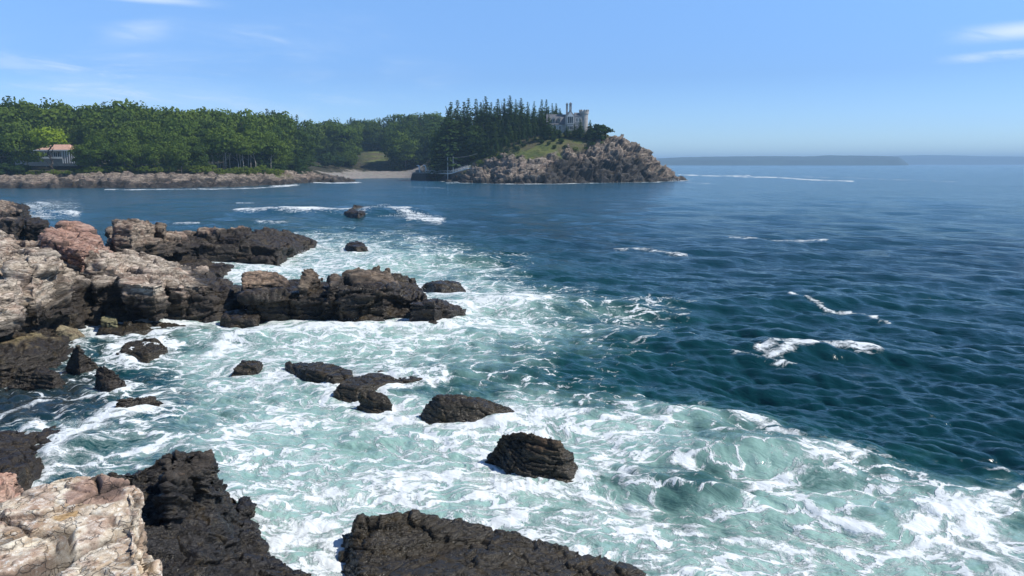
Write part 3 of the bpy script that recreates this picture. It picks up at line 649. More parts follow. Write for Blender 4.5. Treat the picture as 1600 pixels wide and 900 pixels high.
# streaks and crests of foam: (strength, half-width on the chart, [(px, py), ...])
ST = [
 (1.0, 2.6, [(372, 330), (440, 331), (520, 333), (600, 330), (640, 334)]), (.8, 3.2, [(560, 334), (600, 329), (660, 338), (688, 343)]), (.9, 2.4, [(640, 341), (688, 343)]),
 (.7, 1.6, [(272, 347), (310, 349)]), (.6, 1.4, [(370, 317), (396, 316)]), (.6, 1.6, [(400, 345), (450, 346)]),
 (.8, 3.5, [(46, 322), (80, 330), (118, 334)]), (.7, 2.5, [(60, 316), (75, 318)]), (.7, 3.0, [(40, 336), (80, 338)]),
 (.65, 1.0, [(700, 286), (760, 285), (820, 287), (880, 287), (960, 285), (1020, 284), (1062, 281)]), (.8, 0.8, [(165, 296), (200, 296.5), (260, 296), (330, 295.5), (400, 294), (450, 291)]), (.9, 1.5, [(430, 291), (462, 289)]),
 (.9, 1.1, [(470, 284), (520, 286), (560, 285)]), (.9, 0.8, [(1062, 273), (1120, 275), (1170, 274)]), (.9, 0.9, [(1150, 276), (1210, 277), (1270, 281), (1330, 283)]), (.5, .7, [(1240, 276), (1330, 278), (1500, 284)]),
 (.5, .8, [(640, 292), (700, 294)]), (.5, .8, [(1060, 284), (1110, 287)]),
 (.6, 1.3, [(965, 387), (1000, 389), (1040, 393), (1075, 396)]), (.5, 1.8, [(1140, 370), (1190, 371), (1240, 374), (1290, 376)]),
 (.75, 1.3, [(1232, 462), (1262, 470), (1290, 477), (1330, 483)]), (.6, 2.0, [(1335, 484), (1360, 491), (1390, 500)]),
 (.95, 6.5, [(640, 444), (690, 462), (740, 466), (790, 470), (840, 474)]), (.8, 5.5, [(700, 486), (760, 480), (830, 476), (858, 474)]),
 (.78, 5.0, [(1190, 545), (1230, 540), (1270, 543), (1320, 547), (1366, 549)]), (.8, 4.0, [(1195, 553), (1240, 548), (1280, 545)]), (.6, 3.5, [(1150, 552), (1200, 560), (1240, 566)]),
 (.5, 2.0, [(1060, 520), (1085, 524)]), (.5, 3.0, [(1000, 500), (1060, 500), (1078, 510)]), (.45, 2.6, [(880, 500), (960, 505), (1040, 512)]),
 (.9, 10, [(340, 540), (420, 516), (560, 510), (700, 512)]), (.6, 4, [(0, 650), (60, 630), (130, 615), (180, 612)]),
 (.9, 12, [(86, 712), (120, 680), (160, 656), (210, 640)]), (.7, 6, [(110, 735), (180, 722), (260, 700)]),
 (.9, 7, [(560, 640), (660, 650), (760, 655), (860, 656)]), (.7, 4, [(780, 636), (830, 652), (900, 650), (960, 660), (1050, 652)]),
 (.9, 7, [(800, 700), (830, 730), (880, 745), (930, 742), (990, 740)]), (.8, 6, [(600, 740), (700, 748), (800, 756), (900, 768), (1000, 790)]),
 (.8, 6, [(980, 790), (1100, 815), (1200, 830), (1300, 845)]), (.75, 5, [(880, 800), (960, 796), (1040, 798), (1100, 805)]),
 (.9, 4, [(1110, 682), (1160, 681), (1200, 688), (1215, 692)]), (.8, 4, [(1040, 715), (1066, 728), (1076, 742)]), (.7, 3.5, [(1060, 720), (1110, 712), (1140, 700)]),
 (.7, 7, [(1150, 660), (1190, 668), (1250, 690), (1300, 705)]), (.8, 8, [(1180, 760), (1240, 745), (1290, 725), (1360, 715)]),
 (1.0, 16, [(1430, 810), (1480, 790), (1530, 800), (1560, 830)]), (.9, 12, [(1400, 850), (1470, 830), (1540, 850), (1590, 885)]),
 (.9, 3, [(1250, 768), (1262, 790), (1300, 812), (1370, 832)]), (.85, 3, [(1262, 775), (1320, 765), (1390, 775)]),
 (.8, 12, [(440, 800), (480, 780), (520, 770)]), (.9, 12, [(430, 850), (500, 830), (560, 880)]),
]
SWELL = [   # local swells and surges: (px, py, half-length m, half-depth m, height m, angle)
 (1195, 712, 3.4, 1.3, .55, -.12), (1045, 760, 2.2, .9, .42, -.5), (900, 655, 3.0, 1.2, .30, 0), (790, 478, 6.0, 2.2, .75, .05), (700, 408, 11, 2.6, .7, -.05),
 (600, 334, 16, 4.5, 1.0, 0), (450, 332, 14, 4, .6, 0), (480, 525, 7, 2.2, .42, 0), (1270, 548, 4.2, 1.3, .42, -.05), (640, 585, 3.5, 1.0, .22, 0),
 (1450, 790, 3, 1.0, .30, .1), (1270, 470, 5, 1.6, .45, -.1), (120, 700, 1.2, .7, .28, .7), (850, 745, 1.6, .7, .18, -.3), (1110, 655, 2.4, 1.0, .3, 0), (80, 334, 9, 3, .6, 0),
]
def seglist(px, py, pts, k):
    d = np.full(px.shape, 1e9)
    for (x0, y0), (x1, y1) in zip(pts, pts[1:]):
        ax, ay = x1 - x0, (y1 - y0) * k; bx, by = px - x0, (py - y0) * k
        t = np.clip((bx * ax + by * ay) / (ax * ax + ay * ay + 1e-9), 0, 1)
        d = np.minimum(d, np.hypot(bx - t * ax, by - t * ay) / k)
    return d

# mesh: rings round the foot of the camera, finer near
H0 = CAM_H
dep = [math.radians(52)]
ang = np.radians(52.0); angs = []
while ang > np.radians(0.03):
    angs.append(ang); D = H0 / math.tan(ang)
    ang -= max(np.radians(0.030), np.radians(0.068) * min(1.0, 0.55 + 0.45 * (ang / np.radians(20)))) if ang > np.radians(0.3) else np.radians(0.02)
RD = np.array([H0 / math.tan(a) for a in angs] + [18000, 30000])
AZ = np.radians(np.concatenate([np.arange(-85, -39, 0.6), np.arange(-39, 39, 0.058), np.arange(39, 86, 0.6)]))
Rg, Ag = np.meshgrid(RD, AZ, indexing='ij'); ny, nx = Rg.shape
X = (Rg * np.sin(Ag)).ravel(); Y = (Rg * np.cos(Ag)).ravel(); DD = Rg.ravel()
print('water verts', X.size)
SPX = np.gradient(RD)[:, None] * np.ones((1, nx)); spacing = np.maximum(SPX.ravel(), DD * np.radians(0.058))
px0, py0 = topix(X, np.maximum(Y, .5), np.zeros_like(X))
inview = (DD < 900)
P2 = np.c_[X, Y, np.zeros_like(X)].astype(np.float32)
# meandering: the chart is looked up through a little turbulence
near = DD < 420
wx = np.zeros_like(X); wy = np.zeros_like(X)
wx[near] = fbm(P2[near] / 3.1, 3, 0.55, 201); wy[near] = fbm(P2[near] / 3.1, 3, 0.55, 231)
sc_px = np.clip(F_PX / np.maximum(DD, 8), 0, 120)       # px per metre
pxw = px0 + wx * sc_px * 1.5; pyw = py0 + wy * sc_px * 2.6 * np.clip(H0 / np.maximum(DD, 8), 0, .6)
Fm = np.zeros_like(X); Tm = np.zeros_like(X)
q = inview & (px0 > -600) & (px0 < 2200)
Fm[q] = gsample(GF, pxw[q], pyw[q]); Tm[q] = gsample(GT, pxw[q], pyw[q])
Sm = np.zeros_like(X)
for s, wd, pts in ST:
    xs = [a for a, b in pts]; ys = [b for a, b in pts]; k = 2.6 if min(ys) > 300 else 5.0
    m = q & (px0 > min(xs) - wd * 5 * k) & (px0 < max(xs) + wd * 5 * k) & (py0 > min(ys) - wd * 5) & (py0 < max(ys) + wd * 5)
    d = seglist(px0[m] * .6 + pxw[m] * .4, py0[m] * .6 + pyw[m] * .4, pts, k); Sm[m] = np.maximum(Sm[m], s * np.exp(-(d / (wd * 1.15)) ** 2))
# foam gathered along the rocks
cell = 0.16; gx0, gx1, gy0, gy1 = -45, 30, 8, 90
pts = np.concatenate([p for p in WATERLINE]); ras = np.zeros((int((gy1 - gy0) / cell), int((gx1 - gx0) / cell)), np.float32)
ii = ((pts[:, 1] - gy0) / cell).astype(int); jj = ((pts[:, 0] - gx0) / cell).astype(int)
ok = (ii >= 0) & (ii < ras.shape[0]) & (jj >= 0) & (jj < ras.shape[1]); ras[ii[ok], jj[ok]] = 1
def blur(a, r):
    for ax in (0, 1):
        for _ in range(2):
            c = np.cumsum(np.pad(a, [(r + 1, r) if k == ax else (0, 0) for k in (0, 1)], mode='edge'), axis=ax)
            a = (np.take(c, np.arange(2 * r + 1, c.shape[ax]), ax) - np.take(c, np.arange(0, c.shape[ax] - 2 * r - 1), ax)) / (2 * r + 1)
    return a
e1 = np.clip(blur(ras, 2) * 6, 0, 1); e2 = np.clip(blur(ras, 6) * 9, 0, 1)
def rsample(a):
    i = (Y - gy0) / cell; j = (X - gx0) / cell; m = (i > 1) & (i < a.shape[0] - 2) & (j > 1) & (j < a.shape[1] - 2)
    o = np.zeros_like(X); o[m] = a[i[m].astype(int), j[m].astype(int)]; return o
edge = 0.65 * rsample(e1) + 0.35 * rsample(e2)
calm = sstep(px0, 190, 90) * sstep(py0, 540, 575) * sstep(py0, 665, 640)      # the sheltered dark pool lower left
edge *= 1 - 0.75 * calm
bn = np.zeros_like(X); mm = DD < 600; bn[mm] = fbm(P2[mm] / np.array([6, 3.2, 1], np.float32), 4, 0.55, 260)
Fm *= np.clip(1 + 0.85 * bn, 0.25, 1.35) * (1 - 0.16 * sstep(px0, 850, 700)) * (1 - 0.3 * sstep(px0, 330, 200) * sstep(py0, 515, 545) * sstep(py0, 700, 660)); Tm *= np.clip(1 + 0.5 * bn, 0.4, 1.2); Sm *= np.where(DD > 110, np.clip(0.85 + 1.2 * bn, 0.0, 1.15), 1)
# far shore surf
fe = np.zeros_like(X); mfar = (DD > 230) & (DD < 460)
cf = 0.7; fx0, fx1, fy0, fy1 = -330, 110, 225, 480
rf = np.zeros((int((fy1 - fy0) / cf), int((fx1 - fx0) / cf)), np.float32); ii = ((pts[:, 1] - fy0) / cf).astype(int); jj = ((pts[:, 0] - fx0) / cf).astype(int)
ok = (ii >= 0) & (ii < rf.shape[0]) & (jj >= 0) & (jj < rf.shape[1]); rf[ii[ok], jj[ok]] = 1; rf = np.clip(blur(rf, 3) * 8, 0, 1)
i_ = (Y - fy0) / cf; j_ = (X - fx0) / cf; m = mfar & (i_ > 1) & (i_ < rf.shape[0] - 2) & (j_ > 1) & (j_ < rf.shape[1] - 2)
fe[m] = rf[i_[m].astype(int), j_[m].astype(int)] * np.clip(0.12 + 0.55 * sstep(px0[m], 670, 720) + 0.8 * sstep(fbm(np.c_[X[m] / 11, Y[m] / 11, 0 * X[m]], 3, .6, 77), -.1 , .5), 0, 1)

# waves
rs = np.random.RandomState(5); Z = np.zeros_like(X); DX = np.zeros_like(X); DY = np.zeros_like(X)
shelter = 1 - 0.55 * np.clip(Fm * 1.2, 0, 1)
gust = 0.75 + 0.5 * np.clip(fbm(P2 / 60, 3, 0.5, 300) + 0.3, 0, 1)
for k in range(96):
    lam = 0.42 * (22 / 0.42) ** (rs.rand() ** 1.5); th = math.radians(-126 if lam < 5 else -116) + rs.randn() * (0.55 if lam > 3 else 0.5)
    kx, ky = math.cos(th) * 2 * math.pi / lam, math.sin(th) * 2 * math.pi / lam
    amp = 0.0105 * lam ** 0.80 * (0.7 + 0.6 * rs.rand()) * (1.3 if lam < 1.2 else 0.9 if lam < 5 else 0.6 if lam < 12 else 0.4)
    wgt = sstep(lam / spacing, 2.2, 5.0); m = wgt > 0
    if not m.any(): continue
    ph = X[m] * kx + Y[m] * ky + rs.rand() * 6.28 + 0.9 * wx[m] * min(1, 2 / lam)
    A = amp * wgt[m] * (shelter[m] if lam < 6 else 1) * gust[m]
    s = 2 * ((np.sin(ph) + 1) / 2) ** 1.7 - 0.9; Z[m] += A * s; c = np.cos(ph); DX[m] += -A * 0.8 * c * math.cos(th); DY[m] += -A * 0.8 * c * math.sin(th)
# choppy noise: sharp little ridges
m = DD < 150
pr = P2[m].copy(); R2 = math.radians(-36); rx = pr[:, 0] * math.cos(R2) + pr[:, 1] * math.sin(R2); ry = -pr[:, 0] * math.sin(R2) + pr[:, 1] * math.cos(R2)
qn = np.c_[rx / 2.6, ry / 1.25, 0 * rx]; Z[m] += 0.085 * shelter[m] * gust[m] * (fbm(qn + wx[m][:, None] * .5, 5, 0.52, 310, True) - .3) * sstep(spacing[m], .9, .3)
# turbulent boil in the foam
m = (Fm > 0.02) & (DD < 120)
Z[m] += Fm[m] * (0.10 * fbm(P2[m] / 1.3, 4, 0.55, 320) + 0.045 * fbm(P2[m] / 0.45, 3, 0.5, 330, True) * sstep(spacing[m], .25, .1))
Z += 0.05 * Sm * sstep(DD, 400, 200) * (DD / 30) ** .7
for px, py, a, b, h, th in SWELL:
    c = at(px, py); dx = X - c.x; dy = Y - c.y; m = (np.abs(dx) < a * 3.2) & (np.abs(dy) < a * 3.2)
    u = (dx[m] * math.cos(th) + dy[m] * math.sin(th)) / a; v_ = (-dx[m] * math.sin(th) + dy[m] * math.cos(th)) / b
    Z[m] += h * np.exp(-u * u) * np.where(v_ > 0, np.exp(-v_ * v_ * .5), np.exp(-v_ * v_ * 1.6)) * (1 + .15 * wx[m])
Z += 0.11 * np.clip(edge, 0, 1) * (0.35 + bn)
Z -= 0.05
flow = np.c_[X + 0.9 * wx + 0.3 * wy, Y + 1.0 * wy, 0.5 * wx]
i = np.arange(ny * nx).reshape(ny, nx)
faces = np.stack([i[:-1, :-1], i[1:, :-1], i[1:, 1:], i[:-1, 1:]], -1).reshape(-1, 4)[:, ::-1]
me = mesh_np('water', np.c_[X + DX, Y + DY, Z], faces)
crest = sstep(Z, 0.16, 0.38) * sstep(DD, 90, 40) * 0.25
fattr(me, 'foam', np.clip(Fm, 0, 1)); fattr(me, 'milk', np.clip(Tm, 0, 1)); fattr(me, 'streak', np.clip(np.maximum(Sm, fe), 0, 1)); fattr(me, 'edge', np.clip(edge, 0, 1)); fattr(me, 'calm', calm); fattr(me, 'far', sstep(DD, 22, 95))
vattr(me, 'flow', flow)

def water_material():
    m = bpy.data.materials.new('sea_water'); m.use_nodes = True; t = NT(m.node_tree); t.n.clear()
    pos = t.add('ShaderNodeNewGeometry').outputs['Position']; fl = t.attr('flow').outputs['Vector']
    F = t.attr('foam').outputs['Fac']; T = t.attr('milk').outputs['Fac']; S = t.attr('streak').outputs['Fac']; E = t.attr('edge').outputs['Fac']; K = t.attr('calm').outputs['Fac']
    wn = t.add('ShaderNodeTexNoise', {'Vector': fl, 'Scale': 0.8, 'Detail': 5, 'Roughness': 0.6}).outputs['Color']
    wv = t.add('ShaderNodeVectorMath', {0: fl, 1: t.add('ShaderNodeVectorMath', {0: wn, 'Scale': 1.5}, operation='SCALE').outputs[0]}).outputs[0]
    ws = t.add('ShaderNodeMapping', {'Vector': wv, 'Scale': (0.55, 1.1, 1)}).outputs[0]
    def edge(scale, wd):
        v = t.add('ShaderNodeTexVoronoi', {'Vector': ws, 'Scale': scale}, feature='DISTANCE_TO_EDGE').outputs['Distance']
        return t.ss(v, 0.0, wd, 1.0, 0.0)
    l1 = edge(0.95, 0.10); l2 = edge(2.3, 0.20); l3 = edge(6.0, 0.3)
    nb = t.noise(wv, 0.55, 5, 0.6); nm = t.noise(wv, 1.7, 8, 0.68); 
    st = t.add('ShaderNodeMapping', {'Vector': wv, 'Rotation': (0, 0, 0.15), 'Scale': (0.38, 2.0, 1)}).outputs[0]
    ns = t.noise(st, 1.4, 7, 0.66, 0.4)
    rg = t.m('SUBTRACT', 1.0, t.m('MULTIPLY', t.m('ABSOLUTE', t.m('SUBTRACT', ns, 0.5)), 7.0), clamp=True)
    D = t.m('MAXIMUM', F, t.m('MULTIPLY', E, 0.9))
    a = t.m('MULTIPLY', D, 0.86)
    a = t.m('ADD', a, t.m('MULTIPLY', l1, t.ss(nb, 0.36, 0.60, 0.15, 0.62)))
    a = t.m('ADD', a, t.m('MULTIPLY', l2, t.ss(nm, 0.35, 0.65, 0.08, 0.42)))
    a = t.m('ADD', a, t.m('MULTIPLY', l3, 0.10))
    a = t.m('ADD', a, t.m('MULTIPLY', rg, 0.46))
    a = t.m('ADD', a, t.m('MULTIPLY', t.m('SUBTRACT', nb, 0.5), 0.85))
    a = t.m('ADD', a, t.m('MULTIPLY', t.m('SUBTRACT', nm, 0.5), 0.9))
    foam = t.ss(a, 1.0, 1.42)
    foam = t.m('MULTIPLY', foam, t.ss(D, 0.04, 0.25))
    sa = t.m('ADD', t.m('MULTIPLY', S, 1.15), t.m('ADD', t.m('MULTIPLY', t.m('SUBTRACT', nm, 0.5), 2.6), t.m('MULTIPLY', t.m('SUBTRACT', ns, 0.5), 1.8)))
    sa = t.m('ADD', sa, t.m('MULTIPLY', t.m('SUBTRACT', t.noise(pos, 6.0, 6, 0.7), 0.5), 0.6))
    foam = t.m('MAXIMUM', foam, t.m('MULTIPLY', t.ss(sa, 0.42, 1.0), t.ss(S, 0.08, 0.3)))
    # whitecap flecks on the open sea
    fk = t.noise(t.add('ShaderNodeMapping', {'Vector': pos, 'Scale': (0.35, 1.0, 1)}).outputs[0], 0.9, 8, 0.75)
    foam = t.m('MAXIMUM', foam, t.ss(fk, 0.745, 0.80, 0, 0.6))
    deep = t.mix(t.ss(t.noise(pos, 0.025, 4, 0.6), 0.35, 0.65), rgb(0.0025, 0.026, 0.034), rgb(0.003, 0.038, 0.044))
    deep = t.mix(t.ss(t.add('ShaderNodeVectorMath', {0: pos}, operation='LENGTH').outputs['Value'], 22, 200), deep, rgb(0.023, 0.095, 0.15))  # distant water paler and bluer, standing in for reflected horizon sky
    green = rgb(0.008, 0.060, 0.060); milk = rgb(0.28, 0.45, 0.385)
    tt = t.m('ADD', T, t.m('MULTIPLY', t.m('SUBTRACT', nb, 0.5), t.m('MULTIPLY', T, 1.9)), clamp=True)
    c = t.mix(t.ss(tt, 0.02, 0.42), deep, green)
    c = t.mix(t.ss(tt, 0.25, 1.0, 0, 0.95), c, milk)
    c = t.mix(t.m('MULTIPLY', K, 0.8), c, rgb(0.016, 0.028, 0.032))
    soft = t.m('MULTIPLY', t.ss(a, 0.55, 1.25, 0, 0.30), t.ss(D, 0.15, 0.6))
    c = t.mix(soft, c, rgb(0.58, 0.76, 0.70))
    c = t.mix(foam, c, rgb(0.72, 0.76, 0.755))
    fa = t.attr('far').outputs['Fac']
    rp = t.add('ShaderNodeMapping', {'Vector': pos, 'Rotation': (0, 0, -0.72), 'Scale': (2.4, 0.9, 1)}, vector_type='TEXTURE').outputs[0]
    r1 = t.noise(rp, 2.6, 4, 0.55, 0.4); r2 = t.noise(rp, 0.30, 7, 0.62, 0.2); r3 = t.noise(pos, 9.0, 3, 0.5)
    rr = t.m('SUBTRACT', 1.0, t.m('ABSOLUTE', t.m('SUBTRACT', t.m('MULTIPLY', r1, 2.0), 1.0)))
    hgt = t.m('ADD', t.m('ADD', t.m('MULTIPLY', rr, t.m('MULTIPLY_ADD', fa, 0.01, 0.045)), t.m('MULTIPLY', r2, t.m('MULTIPLY', fa, t.ss(t.noise(pos, 0.035, 4, 0.6), 0.3, 0.7, 0.9, 1.7)))), t.m('ADD', t.m('MULTIPLY', r3, 0.008), t.m('MULTIPLY', foam, 0.03)))
    b = t.add('ShaderNodeBump', {'Strength': 1.0, 'Distance': 1.0, 'Height': hgt}).outputs[0]
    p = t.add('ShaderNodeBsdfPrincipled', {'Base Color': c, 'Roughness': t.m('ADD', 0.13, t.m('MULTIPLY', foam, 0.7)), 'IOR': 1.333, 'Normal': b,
              'Specular IOR Level': t.m('SUBTRACT', 0.5, t.m('MULTIPLY', foam, 0.35))})
    t.l.new(p.outputs[0], t.add('ShaderNodeOutputMaterial').inputs[0]); return m
wat = link('water', me, None, water_material()); tag(wat, kind='structure')
print('water done')

# ------------------------------------------------------------------ trees
def leaf_mat(name, a, b, c):
    m = bpy.data.materials.new(name); m.use_nodes = True; t = NT(m.node_tree); t.n.clear()
    oi = t.add('ShaderNodeObjectInfo'); pos = t.add('ShaderNodeNewGeometry').outputs['Position']
    n = t.noise(pos, 0.35, 4, 0.6); n2 = t.noise(pos, 1.7, 3, 0.6)
    col = t.mix(oi.outputs['Random'], a, b); col = t.mix(t.ss(n, 0.35, 0.68, 0, 0.6), col, c)
    col = t.mix(t.ss(n2, 0.3, 0.7, 0.0, 0.45), col, tuple(x * 1.5 for x in b[:3]) + (1,))
    d = t.add('ShaderNodeBsdfDiffuse', {'Color': col}); tr = t.add('ShaderNodeBsdfTranslucent', {'Color': t.mix(0.5, col, rgb(0.10, 0.16, 0.02))})
    mx = t.add('ShaderNodeMixShader', {0: 0.28, 1: d.outputs[0], 2: tr.outputs[0]})
    t.l.new(mx.outputs[0], t.add('ShaderNodeOutputMaterial').inputs[0]); return m
M_LEAF = leaf_mat('broadleaf', rgb(0.058, 0.102, 0.020), rgb(0.118, 0.165, 0.030), rgb(0.048, 0.088, 0.020))
M_MIDG = leaf_mat('dark_broadleaf', rgb(0.034, 0.066, 0.018), rgb(0.066, 0.100, 0.024), rgb(0.028, 0.052, 0.017))
M_LIME = leaf_mat('lime_leaf', rgb(0.19, 0.26, 0.03), rgb(0.22, 0.29, 0.03), rgb(0.14, 0.20, 0.02))
M_NEEDLE = leaf_mat('needles', rgb(0.024, 0.052, 0.020), rgb(0.046, 0.080, 0.024), rgb(0.028, 0.055, 0.022))
M_SHRUB = leaf_mat('shrub_leaf', rgb(0.10, 0.155, 0.025), rgb(0.16, 0.20, 0.035), rgb(0.08, 0.12, 0.025))
M_BARK = plain('bark', (0.17, 0.15, 0.125, 1), 0.9, 0.4, 2.0)
M_PALEB = plain('pale_bark', (0.36, 0.33, 0.28, 1), 0.9, 0.3, 2.0)
M_BARKD = plain('dark_bark', (0.07, 0.055, 0.042, 1), 0.9, 0.4, 2.0)

def quads(C, N, size, rng, asp=0.7):
    """leaf clumps: quads at C facing N"""
    n = len(C); r = rng.randn(n, 3); u = np.cross(N, r); u /= np.linalg.norm(u, axis=1)[:, None] + 1e-6; w_ = np.cross(N, u)
    s = size * (0.6 + 0.8 * rng.rand(n))[:, None]
    V = np.stack([C - u * s - w_ * s * asp * .6, C + u * s * .7 - w_ * s * asp, C + u * s + w_ * s * asp * .7, C - u * s * .5 + w_ * s * asp], 1).reshape(-1, 3)
    return V, np.arange(n * 4).reshape(-1, 4)
def unit(a): return a / (np.linalg.norm(a, axis=1)[:, None] + 1e-6)
def broad_crown(seed, nclump=70, per=42, lo=0.22, wide=0.36, leaf=0.021):
    """unit-height crown"""
    rng = np.random.RandomState(seed); out = []; nor = []
    for k in range(nclump):
        while True:
            p = rng.uniform(-1, 1, 3)
            if 0.45 < np.linalg.norm(p) < 1 and (p[2] > -0.75): break
        prof = 1.0 - 0.25 * max(0, -p[2]) 
        c = np.array([p[0] * wide * prof, p[1] * wide * prof, lo + (1 - lo) * 0.5 + p[2] * (1 - lo) * 0.46 * (0.88 + .12 * rng.rand())])
        r = (0.09 + 0.10 * rng.rand())
        d = unit(rng.randn(per, 3)); d[:, 2] = np.abs(d[:, 2]) * 1.0 - 0.35; d = unit(d)
        out.append(c + d * r * (0.65 + 0.45 * rng.rand(per, 1)) * np.array([1.15, 1.15, 0.75])); nor.append(unit(d + 0.35 * rng.randn(per, 3)))
    V, F = quads(np.concatenate(out), np.concatenate(nor), leaf, rng)
    return V, F
def spruce_crown(seed, lo=0.12, wide=0.17, gap=0.0, n=34):
    rng = np.random.RandomState(seed); C = []; N = []; Z = []
    for i in range(n):
        h = lo + (1 - lo) * (i / n) ** 0.92; rr = wide * (1 - (h - lo) / (1 - lo)) ** 0.9 * (0.75 + 0.45 * rng.rand()) + 0.004
        nb = int(19 * (rr / wide) + 6)
        for b in range(nb):
            if rng.rand() < gap: continue
            a = rng.rand() * 6.283; L_ = rr * (0.7 + 0.45 * rng.rand()); k = max(2, int(L_ / 0.020))
            s = (np.arange(k) + rng.rand()) / k
            x = L_ * s; z = h - 0.28 * L_ * s + 0.10 * L_ * s ** 3 + rng.randn(k) * 0.004
            C.append(np.c_[np.cos(a) * x + rng.randn(k) * .006, np.sin(a) * x + rng.randn(k) * .006, z])
            Z.append(np.full(k, 0.62 + 0.48 * min(1, rr / (wide * .7))))
            N.append(unit(np.c_[np.cos(a) * .5 + rng.randn(k) * .35, np.sin(a) * .5 + rng.randn(k) * .35, np.ones(k) * .9]))
    C = np.concatenate(C); N = np.concatenate(N)
    V, F = quads(C, N, 0.0165 * np.concatenate(Z)[:, None], rng); return V, F
def trunk_mesh(seed, h=0.75, r=0.016, limbs=5, lean=0.02, start=.35):
    rng = random.Random(seed); m = MB()
    pts = [(lean * rng.uniform(-1, 1) * i, lean * rng.uniform(-1, 1) * i, h * i / 4 - (.03 if i == 0 else 0)) for i in range(5)]
    m.tube(pts, r, 6, r * 0.3)
    for k in range(limbs):
        z = h * (start + (0.95 - start) * k / max(1, limbs)); a = rng.random() * 6.28; L_ = 0.2 * (1.1 - z)
        m.tube([(0, 0, z), (math.cos(a) * L_ * .6, math.sin(a) * L_ * .6, z + L_ * .45), (math.cos(a) * L_, math.sin(a) * L_, z + L_ * .9)], r * 0.45, 5, r * .12)
    bmesh.ops.recalc_face_normals(m.bm, faces=m.bm.faces)
    me = bpy.data.meshes.new('trunk'); m.bm.to_mesh(me); m.bm.free(); return me
KIND = {}
def proto(kind, name, crown, mat, tmesh, tmat):
    V, F = crown; me = mesh_np('crown', V, F, False); me.materials.append(mat); tmesh.materials.append(tmat); KIND.setdefault(kind, []).append((name, me, tmesh))
for k in range(5): proto('broad', 'broadleaf_tree', broad_crown(100 + k, 52, 74, 0.06 + .05 * (k % 3), 0.34 + .03 * (k % 2)), M_LEAF, trunk_mesh(k), M_BARK)
for k in range(3): proto('tall', 'broadleaf_tree', broad_crown(140 + k, 40, 60, 0.42, 0.20), M_LEAF, trunk_mesh(10 + k, .85, .013, 4), M_PALEB)
for k in range(4): proto('mid', 'broadleaf_tree', broad_crown(180 + k, 52, 70, 0.10, 0.27 + .03 * (k % 2)), M_MIDG, trunk_mesh(70 + k), M_BARK)
for k in range(1): proto('lime', 'broadleaf_tree', broad_crown(160 + k, 34, 60, 0.62, 0.36), M_LIME, trunk_mesh(20, .7, .03, 6, .03, .2), M_BARKD)
for k in range(5): proto('spruce', 'spruce_tree', spruce_crown(200 + k, 0.06 + .05 * (k % 3), 0.25 + 0.03 * (k % 3), .05), M_NEEDLE, trunk_mesh(30 + k, .93, .012, 0), M_BARKD)
for k in range(4): proto('pine', 'pine_tree', spruce_crown(230 + k, 0.38, 0.19, .15), M_NEEDLE, trunk_mesh(40 + k, .97, .012, 0), M_BARK)
for k in range(3): proto('shrub', 'shrub', broad_crown(260 + k, 34, 40, 0.0, 0.75, 0.045), M_SHRUB, trunk_mesh(50 + k, .5, .03, 4, .02, .1), M_BARKD)
for k in range(2): proto('dshrub', 'evergreen_shrub', broad_crown(280 + k, 40, 50, 0.0, 0.55, 0.045), M_NEEDLE, trunk_mesh(60 + k, .6, .03, 4, .02, .1), M_BARKD)
ntree = 0
def tree(kind, px, Y, H, label, cat='tree', group=None, base=None, rng=random, wscale=1.0, k=None):
    global ntree
    p = atd(px, 256, Y); z = ground(p.x, Y) if base is None else base
    name, cm, tm = KIND[kind][rng.randrange(len(KIND[kind])) if k is None else k]
    r = empty(name, (p.x, Y, z - 0.15), rng.random() * 6.283); s = H * wscale
    r.scale = (s * (1.15 if kind == 'spruce' else 1), s * (1.2 if kind == 'spruce' else 1), H)
    c = bpy.data.objects.new('crown', cm); COL.objects.link(c); c.parent = r
    t_ = bpy.data.objects.new('trunk', tm); COL.objects.link(t_); t_.parent = r
    tag(r, label, cat, group); ntree += 1
    return r

SKY = [(-200, 150), (-60, 152), (0, 153), (25, 149), (45, 158), (75, 161), (95, 158), (120, 162), (150, 161), (200, 159), (235, 164), (262, 171), (290, 167), (345, 168), (372, 173), (400, 170), (430, 172), (450, 181),
       (480, 182), (500, 188), (520, 184), (545, 187), (570, 182), (600, 184), (622, 178), (650, 174), (676, 176), (700, 171)]
def skyl(px): return float(np.interp(px, [a for a, b in SKY], [b for a, b in SKY]))
def toheight(px, py, Y, base=None):
    p = atd(px, py, Y); g = ground(p.x, Y) if base is None else base
    return p.z - g
MARKS = [(-400, 0, 'beyond the left house'), (0, 60, 'over the far left roof'), (60, 132, 'above the salmon-roofed house'), (132, 200, 'right of the low house'), (200, 262, 'over the widest granite shore'),
         (262, 330, 'left of the pale bare trunks'), (330, 430, 'above the pale bare trunks'), (430, 490, 'right of the pale bare trunks'), (490, 540, 'over the low rocky point'), (540, 565, 'over the beach left end'),
         (565, 615, 'around the small lawn'), (615, 650, 'over the beach right end'), (650, 700, 'above the footbridge pier'), (700, 740, 'above the footbridge masts'), (740, 790, 'above the grassy bank'),
         (790, 830, 'above the grassy slope'), (830, 880, 'left of the castle house')]
def mark(px):
    for a, b, s in MARKS:
        if a <= px < b: return s
    return MARKS[-1][2]
ORD = ['first', 'second', 'third', 'fourth', 'fifth', 'sixth', 'seventh', 'eighth', 'ninth', 'tenth', 'eleventh', 'twelfth', 'thirteenth', 'fourteenth']
